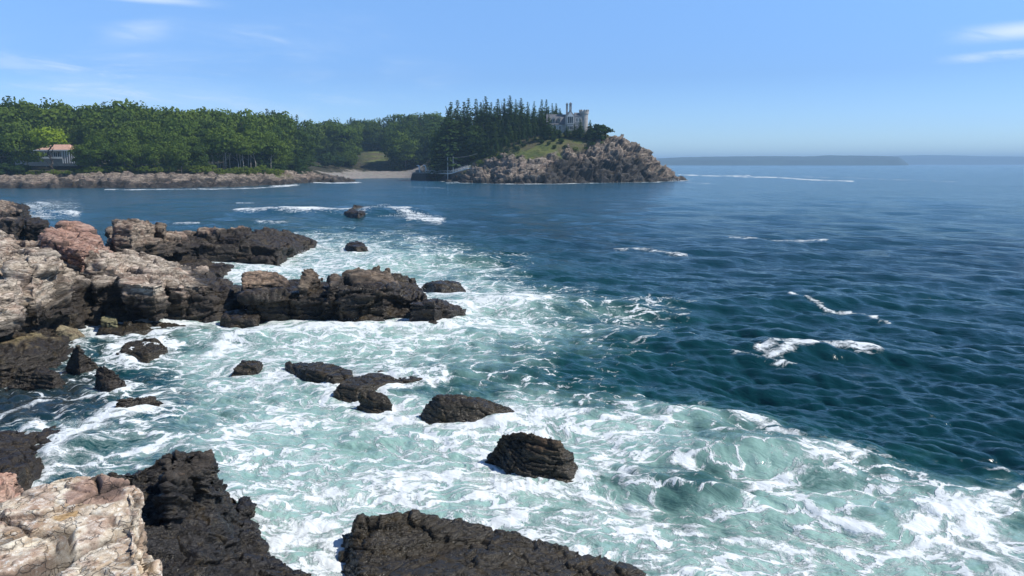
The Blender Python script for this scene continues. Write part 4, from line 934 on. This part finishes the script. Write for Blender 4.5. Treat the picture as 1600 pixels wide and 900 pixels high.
def plant(plan, look):
    """plan: list of (kind, px, Y, H, row); labels count from the left within a row and a landmark"""
    cnt = {}
    for kind, px, Y, H, row in sorted(plan, key=lambda a: (a[4], a[1])):
        key = (look[kind], row, mark(px)); cnt[key] = cnt.get(key, 0) + 1
        lab = f"{ORD[min(13, cnt[key] - 1)]} {look[kind]} from left {row} {mark(px)}"
        tree(kind, px, Y, H, lab, 'shrub' if kind in ('shrub', 'dshrub') else 'tree', 'trees of the shore wood' if kind not in ('shrub', 'dshrub') else 'shrubs along the shore', rng=R_)
R_ = random.Random(11)
LOOK = {'broad': 'round green tree', 'mid': 'dark leafy tree', 'tall': 'slim tall tree', 'spruce': 'dark spruce', 'pine': 'bare-stemmed pine', 'shrub': 'low green shrub', 'dshrub': 'low dark shrub', 'lime': 'lime tree'}
plan = []
# back row = the skyline, then rows coming forward and lower
def front_Y(px): return Yw(px) + (26 if px < 430 else 46 if px < 470 else 75)
px = -70.0
while px < 690:
    Y = (front_Y(px) + 42) if px < 480 else 500 + R_.uniform(-8, 8)
    top = skyl(px) + R_.uniform(-1, 5)
    con = R_.random() < (0.07 if px < 300 else 0.38 if px < 480 else 0.62)
    if con: top -= 3
    kind = 'spruce' if con else ('tall' if R_.random() < .15 else 'mid' if R_.random() < (.2 if px < 420 else .5) else 'broad')
    if px > 535: Y = 562 + R_.uniform(-6, 6)
    plan.append((kind, px, Y, toheight(px, top, Y), 'on the skyline')); px += (R_.uniform(15, 24) if not con else R_.uniform(9, 14)) * 290 / Y
for row, (dy, off, stepw) in {'in upper wood': (28, 17, 1.0), 'in mid wood': (13, 37, 1.0), 'at seaward edge': (1, 57, 1.15)}.items():
    px = -60.0 + R_.uniform(0, 10)
    while px < 690:
        Yb = front_Y(px) if px < 480 else 482
        Y = Yb + dy * (1.0 if px < 480 else 0.55) + R_.uniform(-3, 3)
        if row == 'at seaward edge' and (px < 132 or 330 < px < 432 or 556 < px < 618): px += 12; continue
        if px < 150: Y += {'in upper wood': 14, 'in mid wood': 20}.get(row, 0)
        if row == 'in mid wood' and (558 < px < 616): px += 12; continue
        top = skyl(px) + off * (1.0 if px < 480 else 0.75) + R_.uniform(-7, 9)
        if row == 'in mid wood' and (10 < px < 120): top = min(top, 190)
        con = R_.random() < (0.06 if px < 330 else 0.3 if px < 430 else 0.55)
        kind = 'spruce' if con else ('tall' if R_.random() < .18 else 'mid' if R_.random() < (.25 if px < 420 else .55) else 'broad')
        if row == 'in upper wood' and 552 < px < 622: Y = 549 + R_.uniform(-3, 3)
        if con: top -= 6
        H = toheight(px, top, Y)
        if H > 3: plan.append((kind, px, Y, H, row))
        px += (R_.uniform(14, 23) if not con else R_.uniform(11, 17)) * stepw * 290 / Y
# pale bare trunks at the edge of the wood
for px in (333, 341, 349, 353, 361, 372, 381, 392, 398, 409, 420, 424):
    plan.append(('tall', px + R_.uniform(-1, 1), front_Y(px) + R_.uniform(4, 12), toheight(px, 205 + R_.uniform(-8, 6), front_Y(px) + 8), 'at wood edge'))
plan += [('dshrub', 548, 486, 7, 'by the beach'), ('spruce', 437, front_Y(432) + 3, 13, 'in front'), ('spruce', 452, 372, 12, 'in front'), ('dshrub', 508, 450, 9, 'by the beach'), ('dshrub', 528, 462, 8, 'by the beach')]
# headland: dense spruces
HS = [(700, 168), (706, 156), (716, 153), (726, 156), (733, 151), (744, 152), (752, 158), (760, 149), (768, 158), (778, 153), (788, 152), (797, 148), (806, 154), (814, 152), (824, 158), (834, 157), (846, 154), (853, 154), (862, 160), (868, 160), (874, 168)]
for px, top in HS:
    Y = 372 + R_.uniform(-5, 5); plan.append(('spruce', px, Y, toheight(px, top, Y), 'on the skyline'))
for px in np.arange(704, 872, 8.5):
    Y = 362 + R_.uniform(-4, 4); top = 166 + R_.uniform(-4, 8); plan.append(('spruce', px + R_.uniform(-2, 2), Y, toheight(px, top, Y), 'in second rank'))
for px in np.arange(690, 852, 10.5):
    Y = 356 + R_.uniform(-3, 3) if px > 740 else 372 + R_.uniform(-3, 3); top = (182 if px > 760 else 190) + R_.uniform(-6, 9)
    kind = 'spruce' if R_.random() < .5 or px > 765 else 'mid'
    plan.append((kind, px + R_.uniform(-2, 2), Y, toheight(px, top, Y), 'in middle rank'))
for px in np.arange(682, 806, 11.5):
    Y = 349 + R_.uniform(-3, 3) if px > 745 else 370 + R_.uniform(-3, 3) if px > 718 else 402; top = 212 + R_.uniform(-8, 8)
    kind = 'spruce' if R_.random() < .55 else 'mid'
    plan.append((kind, px + R_.uniform(-2, 2), Y, toheight(px, top, Y), 'in front rank'))
for px, top, dY in ((812, 196, 344), (820, 190, 345), (826, 193, 343), (834, 192, 345), (841, 196, 344), (848, 200, 345), (787, 204, 341), (800, 208, 342), (806, 205, 339), (818, 200, 339), (856, 198, 343), (830, 203, 340), (776, 214, 338), (795, 216, 337), (783, 222, 334), (803, 219, 335), (812, 212, 336), (824, 210, 338), (836, 208, 338), (844, 207, 339), (770, 226, 335), (790, 212, 340), (852, 206, 339), (862, 204, 338)):
    plan.append(('pine', px, dY, toheight(px, top, dY), 'on the slope'))
# shrubs along the shore
for px in np.arange(-30, 440, 9.5):
    Y = Yw(px) + R_.uniform(22, 29); hh = R_.uniform(2.2, 3.8)
    if 6 < px < 45: hh = R_.uniform(4.0, 5.0)
    if 45 <= px < 130: hh = R_.uniform(1.4, 2.2)
    plan.append(('shrub' if px > 45 else 'dshrub', px + R_.uniform(-2, 2), Y, hh, 'topping shore rock'))
for px, Y, hh in ((808, 333, 2.2), (818, 336, 1.8), (846, 334, 2.0), (857, 331, 1.6), (866, 328, 1.8), (883, 330, 1.9), (781, 330, 2.4), (768, 334, 2.6), (750, 338, 2.4), (872, 343, 3), (884, 341, 2.5), (893, 342, 3.0), (905, 341, 2.6), (916, 341, 2.6), (931, 343, 2.2), (946, 345, 2.0), (864, 335, 2.6), (876, 333, 2.5), (852, 338, 2.4), (899, 331, 1.8), (915, 333, 1.8), (775, 338, 2.6), (757, 345, 3.0), (742, 352, 3.2), (790, 334, 2.0), (730, 365, 3.4), (940, 339, 1.6), (925, 337, 1.7)):
    plan.append(('dshrub' if R_.random() < .6 else 'shrub', px, Y, hh, 'on headland'))
plant(plan, LOOK)
tree('lime', 82, 274, toheight(82, 203, 274) + .5, 'bright yellow-green tree with dark forked trunk before the low salmon-roofed house', k=0)
tree('broad', 42, 281, toheight(42, 200, 281), 'dark green tree with thin trunk left of the bright yellow-green tree', k=1)
tree('dshrub', 939, 341, toheight(939, 193, 341), 'dark round tree alone on the headland right of the castle house', k=0, wscale=1.05)
for px, top, H0_, lab in ((906, 185, 0, 'tall dark narrow spruce in front of the castle tower'), (921, 186, 0, 'dark narrow spruce against the right wall of the castle'), (918, 200, 0, 'short dark spruce at the foot of the round tower'),
                     (885, 194, 0, 'small dark spruce in front of the pale gable bay'), (897, 192, 0, 'dark spruce between the pale gable bay and the round tower'), (866, 193, 0, 'dark spruce before the left end of the left castle wing'), (857, 178, 0, 'tall dark spruce touching the left end of the castle house'), (850, 184, 0, 'dark spruce just left of the castle house, in front of the rank'), (874, 200, 0, 'small dark spruce in front of the left castle wing')):
    tree('spruce', px, 340, toheight(px, top, 340), lab, k=2)
print('trees', ntree)

# ------------------------------------------------------------------ castle house on the headland
M_STONE = plain('pale_stone', (0.38, 0.36, 0.335, 1), 0.9, 0.22, 0.8)
M_SLATE = plain('grey_slate', (0.13, 0.135, 0.145, 1), 0.7, 0.2, 1.5)
M_TRIM = plain('white_trim', (0.78, 0.77, 0.74, 1), 0.6, 0.05)
M_GLASS = plain('dark_glass', (0.02, 0.025, 0.03, 1), 0.08, 0.2)
M_BRICK = plain('red_brown_brick', (0.26, 0.15, 0.12, 1), 0.9, 0.2, 2.0)
M_SALM = plain('salmon_shingle', (0.50, 0.30, 0.22, 1), 0.85, 0.18, 1.2)
M_WOOD = plain('dark_timber', (0.06, 0.05, 0.045, 1), 0.8, 0.3, 2.0)
M_WHITE_P = plain('white_paint', (0.8, 0.8, 0.78, 1), 0.5, 0.05)
M_WALLG = plain('grey_clapboard', (0.30, 0.29, 0.27, 1), 0.8, 0.15, 1.0)
M_CONC = plain('weathered_concrete', (0.26, 0.25, 0.23, 1), 0.9, 0.35, 0.9)

def gable(m, x0, x1, y0, y1, z0, z1, zr, along='x', over=0.3):
    """gable roof prism"""
    if along == 'x':
        ym = (y0 + y1) / 2; P = [(x0 - over, y0 - over, z0), (x1 + over, y0 - over, z0), (x1 + over, y1 + over, z0), (x0 - over, y1 + over, z0), (x0 - over, ym, zr), (x1 + over, ym, zr)]
    else:
        xm = (x0 + x1) / 2; P = [(x0 - over, y0 - over, z0), (x1 + over, y0 - over, z0), (x1 + over, y1 + over, z0), (x0 - over, y1 + over, z0), (xm, y0 - over, zr), (xm, y1 + over, zr)]
    return m.hull(P)
def window(root, x, z, wd, ht, y, arched=False, mull=2):
    """frame with a pane set back in the wall plane y (front faces -y)"""
    fr = MB(); t_ = .16
    fr.box(x - wd / 2 - t_, x - wd / 2, y - .14, y + .05, z, z + ht); fr.box(x + wd / 2, x + wd / 2 + t_, y - .14, y + .05, z, z + ht)
    fr.box(x - wd / 2 - t_, x + wd / 2 + t_, y - .15, y + .05, z + ht, z + ht + t_); fr.box(x - wd / 2 - t_ - .05, x + wd / 2 + t_ + .05, y - .2, y + .05, z - t_, z)
    for k in range(1, mull): fr.box(x - wd / 2 + wd * k / mull - .05, x - wd / 2 + wd * k / mull + .05, y - .12, y - .02, z, z + ht)
    if arched:
        fr.hull([(x - wd / 2 - t_, y - .13, z + ht + t_), (x + wd / 2 + t_, y - .13, z + ht + t_), (x, y - .13, z + ht + wd * .8), (x - wd / 2 - t_, y, z + ht + t_), (x + wd / 2 + t_, y, z + ht + t_), (x, y, z + ht + wd * .8)])
    f = fr.build('window', M_TRIM, root)
    p = MB(); p.box(x - wd / 2, x + wd / 2, y - .06, y - .02, z, z + ht); p.build('pane', M_GLASS, f)
    return f
Yc = 349.0
base = atd(893, 213, Yc); bz = base.z - 0.6
castle = empty('stone_castle_house', (base.x, Yc, bz)); tag(castle, 'pale stone castle-like house with twin chimneys and round tower on the headland top', 'house')
U_ = Yc / F_PX
def lx(px): return (px - 893) * U_
def lz(py): return (213 - py) * U_ + 0.6
w_ = MB(); w_.box(lx(856), lx(884), 1.5, 9, -3, lz(194)); w_.build('left_wing', M_STONE, castle)
r_ = MB(); gable(r_, lx(856), lx(884), 1.5, 9, lz(195), 0, lz(179), 'x'); r_.build('roof', M_SLATE, castle)
w_ = MB(); w_.box(lx(883.5), lx(898), 0, 10, -3, lz(183)); gable(w_, lx(883.5), lx(898), 0.0, 10, lz(183), 0, lz(175), 'y', 0.0); w_.build('gable_bay', M_STONE, castle)
r_ = MB(); gable(r_, lx(883.2), lx(898.3), 0.4, 10.2, lz(182.6), 0, lz(173.8), 'y', 0.05); r_.build('roof', M_SLATE, castle)
w_ = MB(); w_.box(lx(897.9), lx(909), 1.0, 9, -3, lz(182)); w_.build('right_wing', M_STONE, castle)
r_ = MB(); gable(r_, lx(898.3), lx(908), 1.0, 9, lz(182), 0, lz(176.5), 'x', .1); r_.build('roof', M_SLATE, castle)
for a, b, tp in ((885.2, 888.0, 164.5), (890.3, 893.8, 164.0)):
    c_ = MB(); c_.box(lx(a), lx(b), 4, 5.4, lz(180), lz(tp)); c_.box(lx(a) - .12, lx(b) + .12, 3.88, 5.52, lz(tp), lz(tp) + .35)
    c_.box(lx(a) + .2, lx(b) - .2, 4.3, 5.1, lz(tp) + .35, lz(tp) + .8); c_.build('chimney', M_STONE, castle)
def ring(cx, cy, r, n=20): return [(cx + r * math.cos(2 * math.pi * k / n), cy + r * math.sin(2 * math.pi * k / n)) for k in range(n)]
tw = MB(); cx_, cy_, rr_ = lx(912.5), 3.0, 1.95
tw.poly(ring(cx_, cy_, rr_), -4, lz(179)); tw.poly(ring(cx_, cy_, rr_ + .28), lz(179), lz(175.2))
tower = tw.build('round_tower', M_STONE, castle)
cr = MB()
for k in range(10):
    a = 2 * math.pi * (k + .5) / 10; x, y = cx_ + (rr_ + .08) * math.cos(a), cy_ + (rr_ + .08) * math.sin(a)
    cr.poly([(x + .42 * math.cos(a + b), y + .42 * math.sin(a + b)) for b in (.785, 2.356, 3.927, 5.498)], lz(175.2), lz(172.8))
cr.build('battlement', M_STONE, tower)
w_ = MB(); w_.box(lx(909), lx(926), 2.2, 8, -4, lz(198)); w_.box(lx(909) - .0, lx(926) + .15, 2.05, 8.15, lz(198), lz(197)); w_.build('terrace_wall', M_STONE, castle)
window(castle, lx(890.8), lz(193.5), 2.5, 3.0, 0.0, True, 3)
window(castle, lx(890.8), lz(203), 2.4, 1.6, 0.0, False, 3)
for px_ in (861, 868, 876): window(castle, lx(px_), lz(203), 1.1, 1.7, 1.5)
for px_ in (901, 905.5): window(castle, lx(px_), lz(191), .8, 1.6, 1.0)
for px_ in (901, 906): window(castle, lx(px_), lz(203), .9, 1.7, 1.0)
window(castle, lx(919), lz(206), 1.2, 1.6, 2.2)
for px_ in (866, 874):
    d_ = MB(); d_.box(lx(px_) - .7, lx(px_) + .7, 1.6, 3.4, lz(192), lz(186)); gable(d_, lx(px_) - .7, lx(px_) + .7, 1.55, 4.0, lz(186), 0, lz(183), 'y', .1)
    do = d_.build('dormer', M_STONE, castle); p_ = MB(); p_.box(lx(px_) - .4, lx(px_) + .4, 1.54, 1.58, lz(191), lz(187)); p_.build('pane', M_GLASS, do)
# low white terrace wall
def bzb(px, py, Y): return atd(px, py, Y)
# ------------------------------------------------------------------ low house at the left
Yh = 292.0; hb = atd(80, 250, Yh); Uh = Yh / F_PX
house = empty('low_house', (hb.x, Yh, hb.z - .3)); tag(house, 'long low house with hipped salmon roof and white fascia behind the bright tree', 'house')
def hx(px): return (px - 80) * Uh
def hz(py): return (250 - py) * Uh + .3
m_ = MB(); m_.box(hx(22), hx(116), 0.6, 9, -2, hz(236)); m_.build('wall', M_WALLG, house)
m_ = MB(); x0, x1, y0, y1 = hx(58), hx(112), -0.2, 10; m_.hull([(x0, y0, hz(234.6)), (x1, y0, hz(234.6)), (x1, y1, hz(234.6)), (x0, y1, hz(234.6)), (x0 + 3.6, 5, hz(226)), (x1 - 3.2, 5, hz(226))]); m_.build('roof', M_SALM, house)
m_ = MB(); m_.box(hx(24), hx(113), -0.35, -0.18, hz(236.3), hz(234.4)); m_.box(hx(112.2), hx(113), -.18, 10, hz(236.3), hz(234.4)); m_.build('fascia', M_WHITE_P, house)
m_ = MB(); m_.box(hx(20), hx(58), -.15, 9.5, hz(234.3), hz(233.3)); m_.build('flat_roof', M_WOOD, house)
m_ = MB(); m_.box(hx(113.2), hx(142), -.1, 8, hz(236), hz(235)); m_.box(hx(116.2), hx(142), 1.5, 7.5, -2, hz(236.05)); m_.build('rear_wing', M_WOOD, house)
for px_ in (66, 73, 86, 92): window(house, hx(px_), hz(245), 1.25, 1.75, .6)
for px_ in (98, 101.5, 105, 108.5, 112, 115.5):
    c_ = MB(); c_.box(hx(px_) - .14, hx(px_) + .14, -.1, .18, -1, hz(236.3)); c_.build('porch_post', M_WHITE_P, house)
m_ = MB(); m_.box(hx(62), hx(98), -.6, -.48, hz(248), hz(245.4)); m_.build('railing', M_WHITE_P, house)
Y2 = 306; b2 = atd(12, 222, Y2)
h2 = empty('upper_house', (b2.x, Y2, b2.z - 4)); tag(h2, 'half hidden house with pitched tan roof and white gable trim at the left edge', 'house')
U2 = Y2 / F_PX
m_ = MB(); m_.box(-6, 11, 0, 8, -2, 5.2); m_.build('wall', M_WALLG, h2)
m_ = MB(); gable(m_, -6, 4.5, 0, 8, 5.2, 0, 8.0, 'x', .4); m_.build('roof', M_SALM, h2)
m_ = MB(); gable(m_, 4.9, 11, -1, 8, 5.2, 0, 8.2, 'y', .2); m_.build('roof', M_WALLG, h2)
m_ = MB()
m_.tube([(4.6, -1.35, 5.1), (7.95, -1.35, 8.2), (11.3, -1.35, 5.1)], .16, 4); m_.tube([(4.7, -1.35, 4.9), (11.2, -1.35, 4.9)], .12, 4); m_.build('gable_trim', M_WHITE_P, h2)
window(h2, 8, 1.5, 2, 2.2, 0)
for k, (px_, lab) in enumerate(((163.5, 'left one of two white posts under the trees right of the low house'), (170.5, 'right one of two white posts under the trees right of the low house'))):
    p_ = atd(px_, 249, 283); zz_ = ground(p_.x, 283); m_ = MB(); m_.tube([(0, 0, -.3), (0, 0, 2.6)], .16, 8, .12); m_.tube([(0, 0, 2.6), (0, 0, 2.75), (0, 0, 3.0)], .34, 8, .05)
    o_ = m_.build('white_post', M_WHITE_P); o_.location = (p_.x, 283, max(zz_, p_.z - .4)); tag(o_, lab, 'post', 'white posts by the house')

# ------------------------------------------------------------------ footbridge and pier
A_, B_ = atd(660, 256, 374.0), atd(732, 256, 338.0); A_.z = B_.z = 0
bd = (B_ - A_); bl = bd.length; bd.normalize(); bn_ = Vector((-bd.y, bd.x, 0))
def bl_(px, py):                     # pixel -> (distance along the bridge, height) in its vertical plane
    r = ray(px, py); o = Vector((0, 0, CAM_H)); den = r.dot(bn_); t_ = (A_ - o).dot(bn_) / den; p = o + r * t_
    return (p - A_).dot(bd), p.z
dkz = bl_(690, 270.6)[1]
br = empty('footbridge', (A_.x, A_.y, 0), math.atan2(bd.y, bd.x)); tag(br, 'white footbridge hung from a twin-post mast between the dark pier and the headland rocks', 'bridge')
s0, s1 = bl_(664, 270)[0], bl_(704, 270)[0]; s2, z2 = bl_(731, 262.5)
m_ = MB(); m_.box(s0, s1, 0, 1.6, dkz - .35, dkz + .1); m_.build('deck', M_WHITE_P, br)
m_ = MB(); m_.hull([(s1 - .1, y, z) for y in (0.02, 1.58) for z in (dkz - .3, dkz + .14)] + [(s2, y, z) for y in (0.02, 1.58) for z in (z2 - .3, z2 + .14)]); m_.build('ramp', M_WHITE_P, br)
for y_ in (0.0, 1.6):
    m_ = MB()
    for hh, rr in ((1.2, .08), (.65, .05)): m_.tube([(s0, y_, dkz + hh), (s1, y_, dkz + hh), (s2, y_, z2 + hh)], rr, 4)
    for k in range(30):
        xx = s0 + (s2 - s0) * k / 29; zb_ = dkz if xx < s1 else dkz + (z2 - dkz) * (xx - s1) / (s2 - s1); m_.tube([(xx, y_, zb_), (xx, y_, zb_ + 1.2)], .045, 4)
    m_.build('railing', M_WHITE_P, br)
mt = []
for px_, y_ in ((699.3, .0), (703.3, 1.6)):
    sx, zt = bl_(px_, 245); mt.append((sx, y_, zt)); m_ = MB(); m_.tube([(sx, y_, -1.5), (sx, y_, zt)], .22, 8, .19); m_.build('mast', M_WHITE_P, br)
m_ = MB(); m_.tube([Vector(mt[0]) - Vector((0, 0, .4)), Vector(mt[1]) - Vector((0, 0, .4))], .14, 6); m_.build('crossbar', M_WHITE_P, br)
M_CABLE = plain('grey_cable', (0.45, 0.46, 0.46, 1), 0.5, 0.1)
for k, (px_, py_) in ((0, (667, 269)), (1, (681, 269)), (1, (741, 240)), (0, (725, 262))):
    m_ = MB(); xb, zb_ = bl_(px_, py_); xa, ya, za = mt[k]; za -= .3
    m_.tube([(xa + (xb - xa) * s, ya, za + (zb_ - za) * s - .5 * math.sin(math.pi * s)) for s in np.linspace(0, 1, 7)], .05, 4); m_.build('cable', M_CABLE, br)
sp0 = bl_(648, 270)[0]; sp1 = bl_(666, 270)[0]; pz = dkz
pr = empty('stone_pier', (A_.x, A_.y, 0), math.atan2(bd.y, bd.x)); tag(pr, 'dark block pier at the left end of the white footbridge', 'pier')
m_ = MB(); m_.hull([(sp0 - 1, -2.5, -2), (sp1 + 5, -2.5, -2), (sp1 + 5, 5, -2), (sp0 - 1, 5, -2), (sp0, -1.5, pz - .35), (sp1 + 1, -1.5, pz - .35), (sp1 + 1, 4, pz - .35), (sp0, 4, pz - .35)]); m_.build('base', M_WOOD, pr)
m_ = MB(); m_.box(sp0 + .2, sp1 - .4, -1.2, 3.8, pz - .36, pz + .12); m_.build('platform', M_CONC, pr)
for px_ in (652, 662):
    m_ = MB(); c0 = bl_(px_ + 2, 266)[0]; h1 = bl_(px_, 258.5)[1]
    m_.tube([(c0 + 1.2, 0, pz), (c0 + 1.1, 0, pz + (h1 - pz) * .55), (c0 + .5, 0, h1 - .25), (c0 - .4, 0, h1), (c0 - 1.5, 0, h1 - .1)], .34, 8, .28); m_.build('davit', M_WHITE_P, pr)
m_ = MB(); m_.box(sp0 + .8, sp0 + 3.0, 0, 1.6, pz + .1, pz + 1.4); m_.box(sp0 + 4.0, sp0 + 5.4, .2, 1.4, pz + .1, pz + 1.2); m_.build('crate', M_CONC, pr)
p_ = atd(809, 232, 331)
rock('pale_boulder', 'pale pointed boulder on the grassy slope below the spruces', [(ground(p_.x, 331) - 1, .2, [(804, 237, ground(p_.x, 331) + .8), (816, 237, ground(p_.x, 331) + .8), (814, 234, ground(p_.x, 331) + 3.2), (808, 233, ground(p_.x, 331) + 3.4)])], .3, .5, 2.0, M_LEDGE, seed=171) if False else None
# ------------------------------------------------------------------ spray thrown up where the swell breaks
def spray(spots, seed=3):
    rng = np.random.RandomState(seed); C = []; S = []
    for px, py, n, wx_, wy_, h, sz in spots:
        c = at(px, py); k = int(n); r = rng.rand(k) ** 0.7; a = rng.rand(k) * 6.283
        x = c.x + np.cos(a) * r * wx_; y = c.y + np.sin(a) * r * wy_; z = h * (1 - r ** 1.5) * rng.rand(k) ** 1.6 + 0.02
        C.append(np.c_[x, y, z]); S.append(sz * (0.35 + rng.rand(k) ** 2))
    C = np.concatenate(C); S = np.concatenate(S)[:, None, None]; n = len(C)
    T = np.array([[1, 1, 1], [1, -1, -1], [-1, 1, -1], [-1, -1, 1]], float)[None] * (0.5 + rng.rand(n, 4, 1)) + rng.randn(n, 4, 3) * .3
    V = (C[:, None] + T * S).reshape(-1, 3); i = np.arange(n)[:, None] * 4
    F = np.concatenate([i + np.array([[0, 1, 2]]), i + np.array([[0, 3, 1]]), i + np.array([[0, 2, 3]]), i + np.array([[1, 3, 2]])]).reshape(-1, 3)
    m = bpy.data.materials.new('spray'); m.use_nodes = True; t = NT(m.node_tree); t.n.clear()
    mx = t.add('ShaderNodeMixShader', {0: 0.45, 1: t.add('ShaderNodeBsdfDiffuse', {'Color': rgb(0.9, 0.93, 0.93)}).outputs[0], 2: t.add('ShaderNodeBsdfTranslucent', {'Color': rgb(0.9, 0.93, 0.93)}).outputs[0]})
    t.l.new(mx.outputs[0], t.add('ShaderNodeOutputMaterial').inputs[0])
    tag(link('sea_spray', mesh_np('sea_spray', V, F, False), None, m), kind='stuff')
spray([(832, 472, 900, 1.6, .7, .75, .012), (800, 474, 900, 2.4, .8, .6, .012), (752, 474, 1100, 2.6, .9, .55, .012), (700, 488, 500, 2.2, .5, .35, .010), (660, 450, 500, 1.6, .7, .5, .012),
       (600, 331, 1600, 5, 1.6, 1.4, .022), (640, 338, 900, 5, 1.2, .8, .02), (765, 285, 700, 7, 1.5, 2.6, .09), (826, 286, 500, 5, 1.2, 2.0, .08), (944, 285, 120, 5, 1.2, 1.4, .08), (1050, 283, 160, 6, 2, 1.5, .08),
       (450, 396, 600, 2.5, 1.0, .45, .016), (400, 420, 300, 2.0, .8, .35, .014), (60, 322, 700, 4, 1.5, .9, .018), (790, 634, 260, .7, .25, .3, .006), (910, 742, 260, .5, .2, .22, .005), (780, 700, 200, .4, .3, .25, .005),
       (1240, 546, 500, 1.8, .4, .28, .008), (130, 672, 300, .8, .5, .3, .006), (200, 646, 200, .6, .3, .25, .006), (560, 800, 200, .5, .3, .3, .004), (1500, 800, 400, 1.2, .6, .22, .005), (430, 820, 200, .5, .4, .22, .005),
       (560, 506, 500, 3.0, .25, .3, .010), (660, 497, 400, 2.2, .25, .35, .010), (250, 505, 260, 3, .25, .2, .010)])
# ------------------------------------------------------------------ haze
m = bpy.data.materials.new('haze'); m.use_nodes = True; t = NT(m.node_tree); t.n.clear()
v_ = t.add('ShaderNodeVolumePrincipled', {'Color': rgb(0.48, 0.75, 1.0), 'Density': HAZE_D, 'Anisotropy': 0.0}); t.l.new(v_.outputs[0], t.add('ShaderNodeOutputMaterial').inputs['Volume'])
if HAZE_D > 0:
    hzm = MB(); hzm.box(-34000, 34000, -200, 34000, -9, 125); hz_o = hzm.build('haze', m); tag(hz_o, kind='stuff')
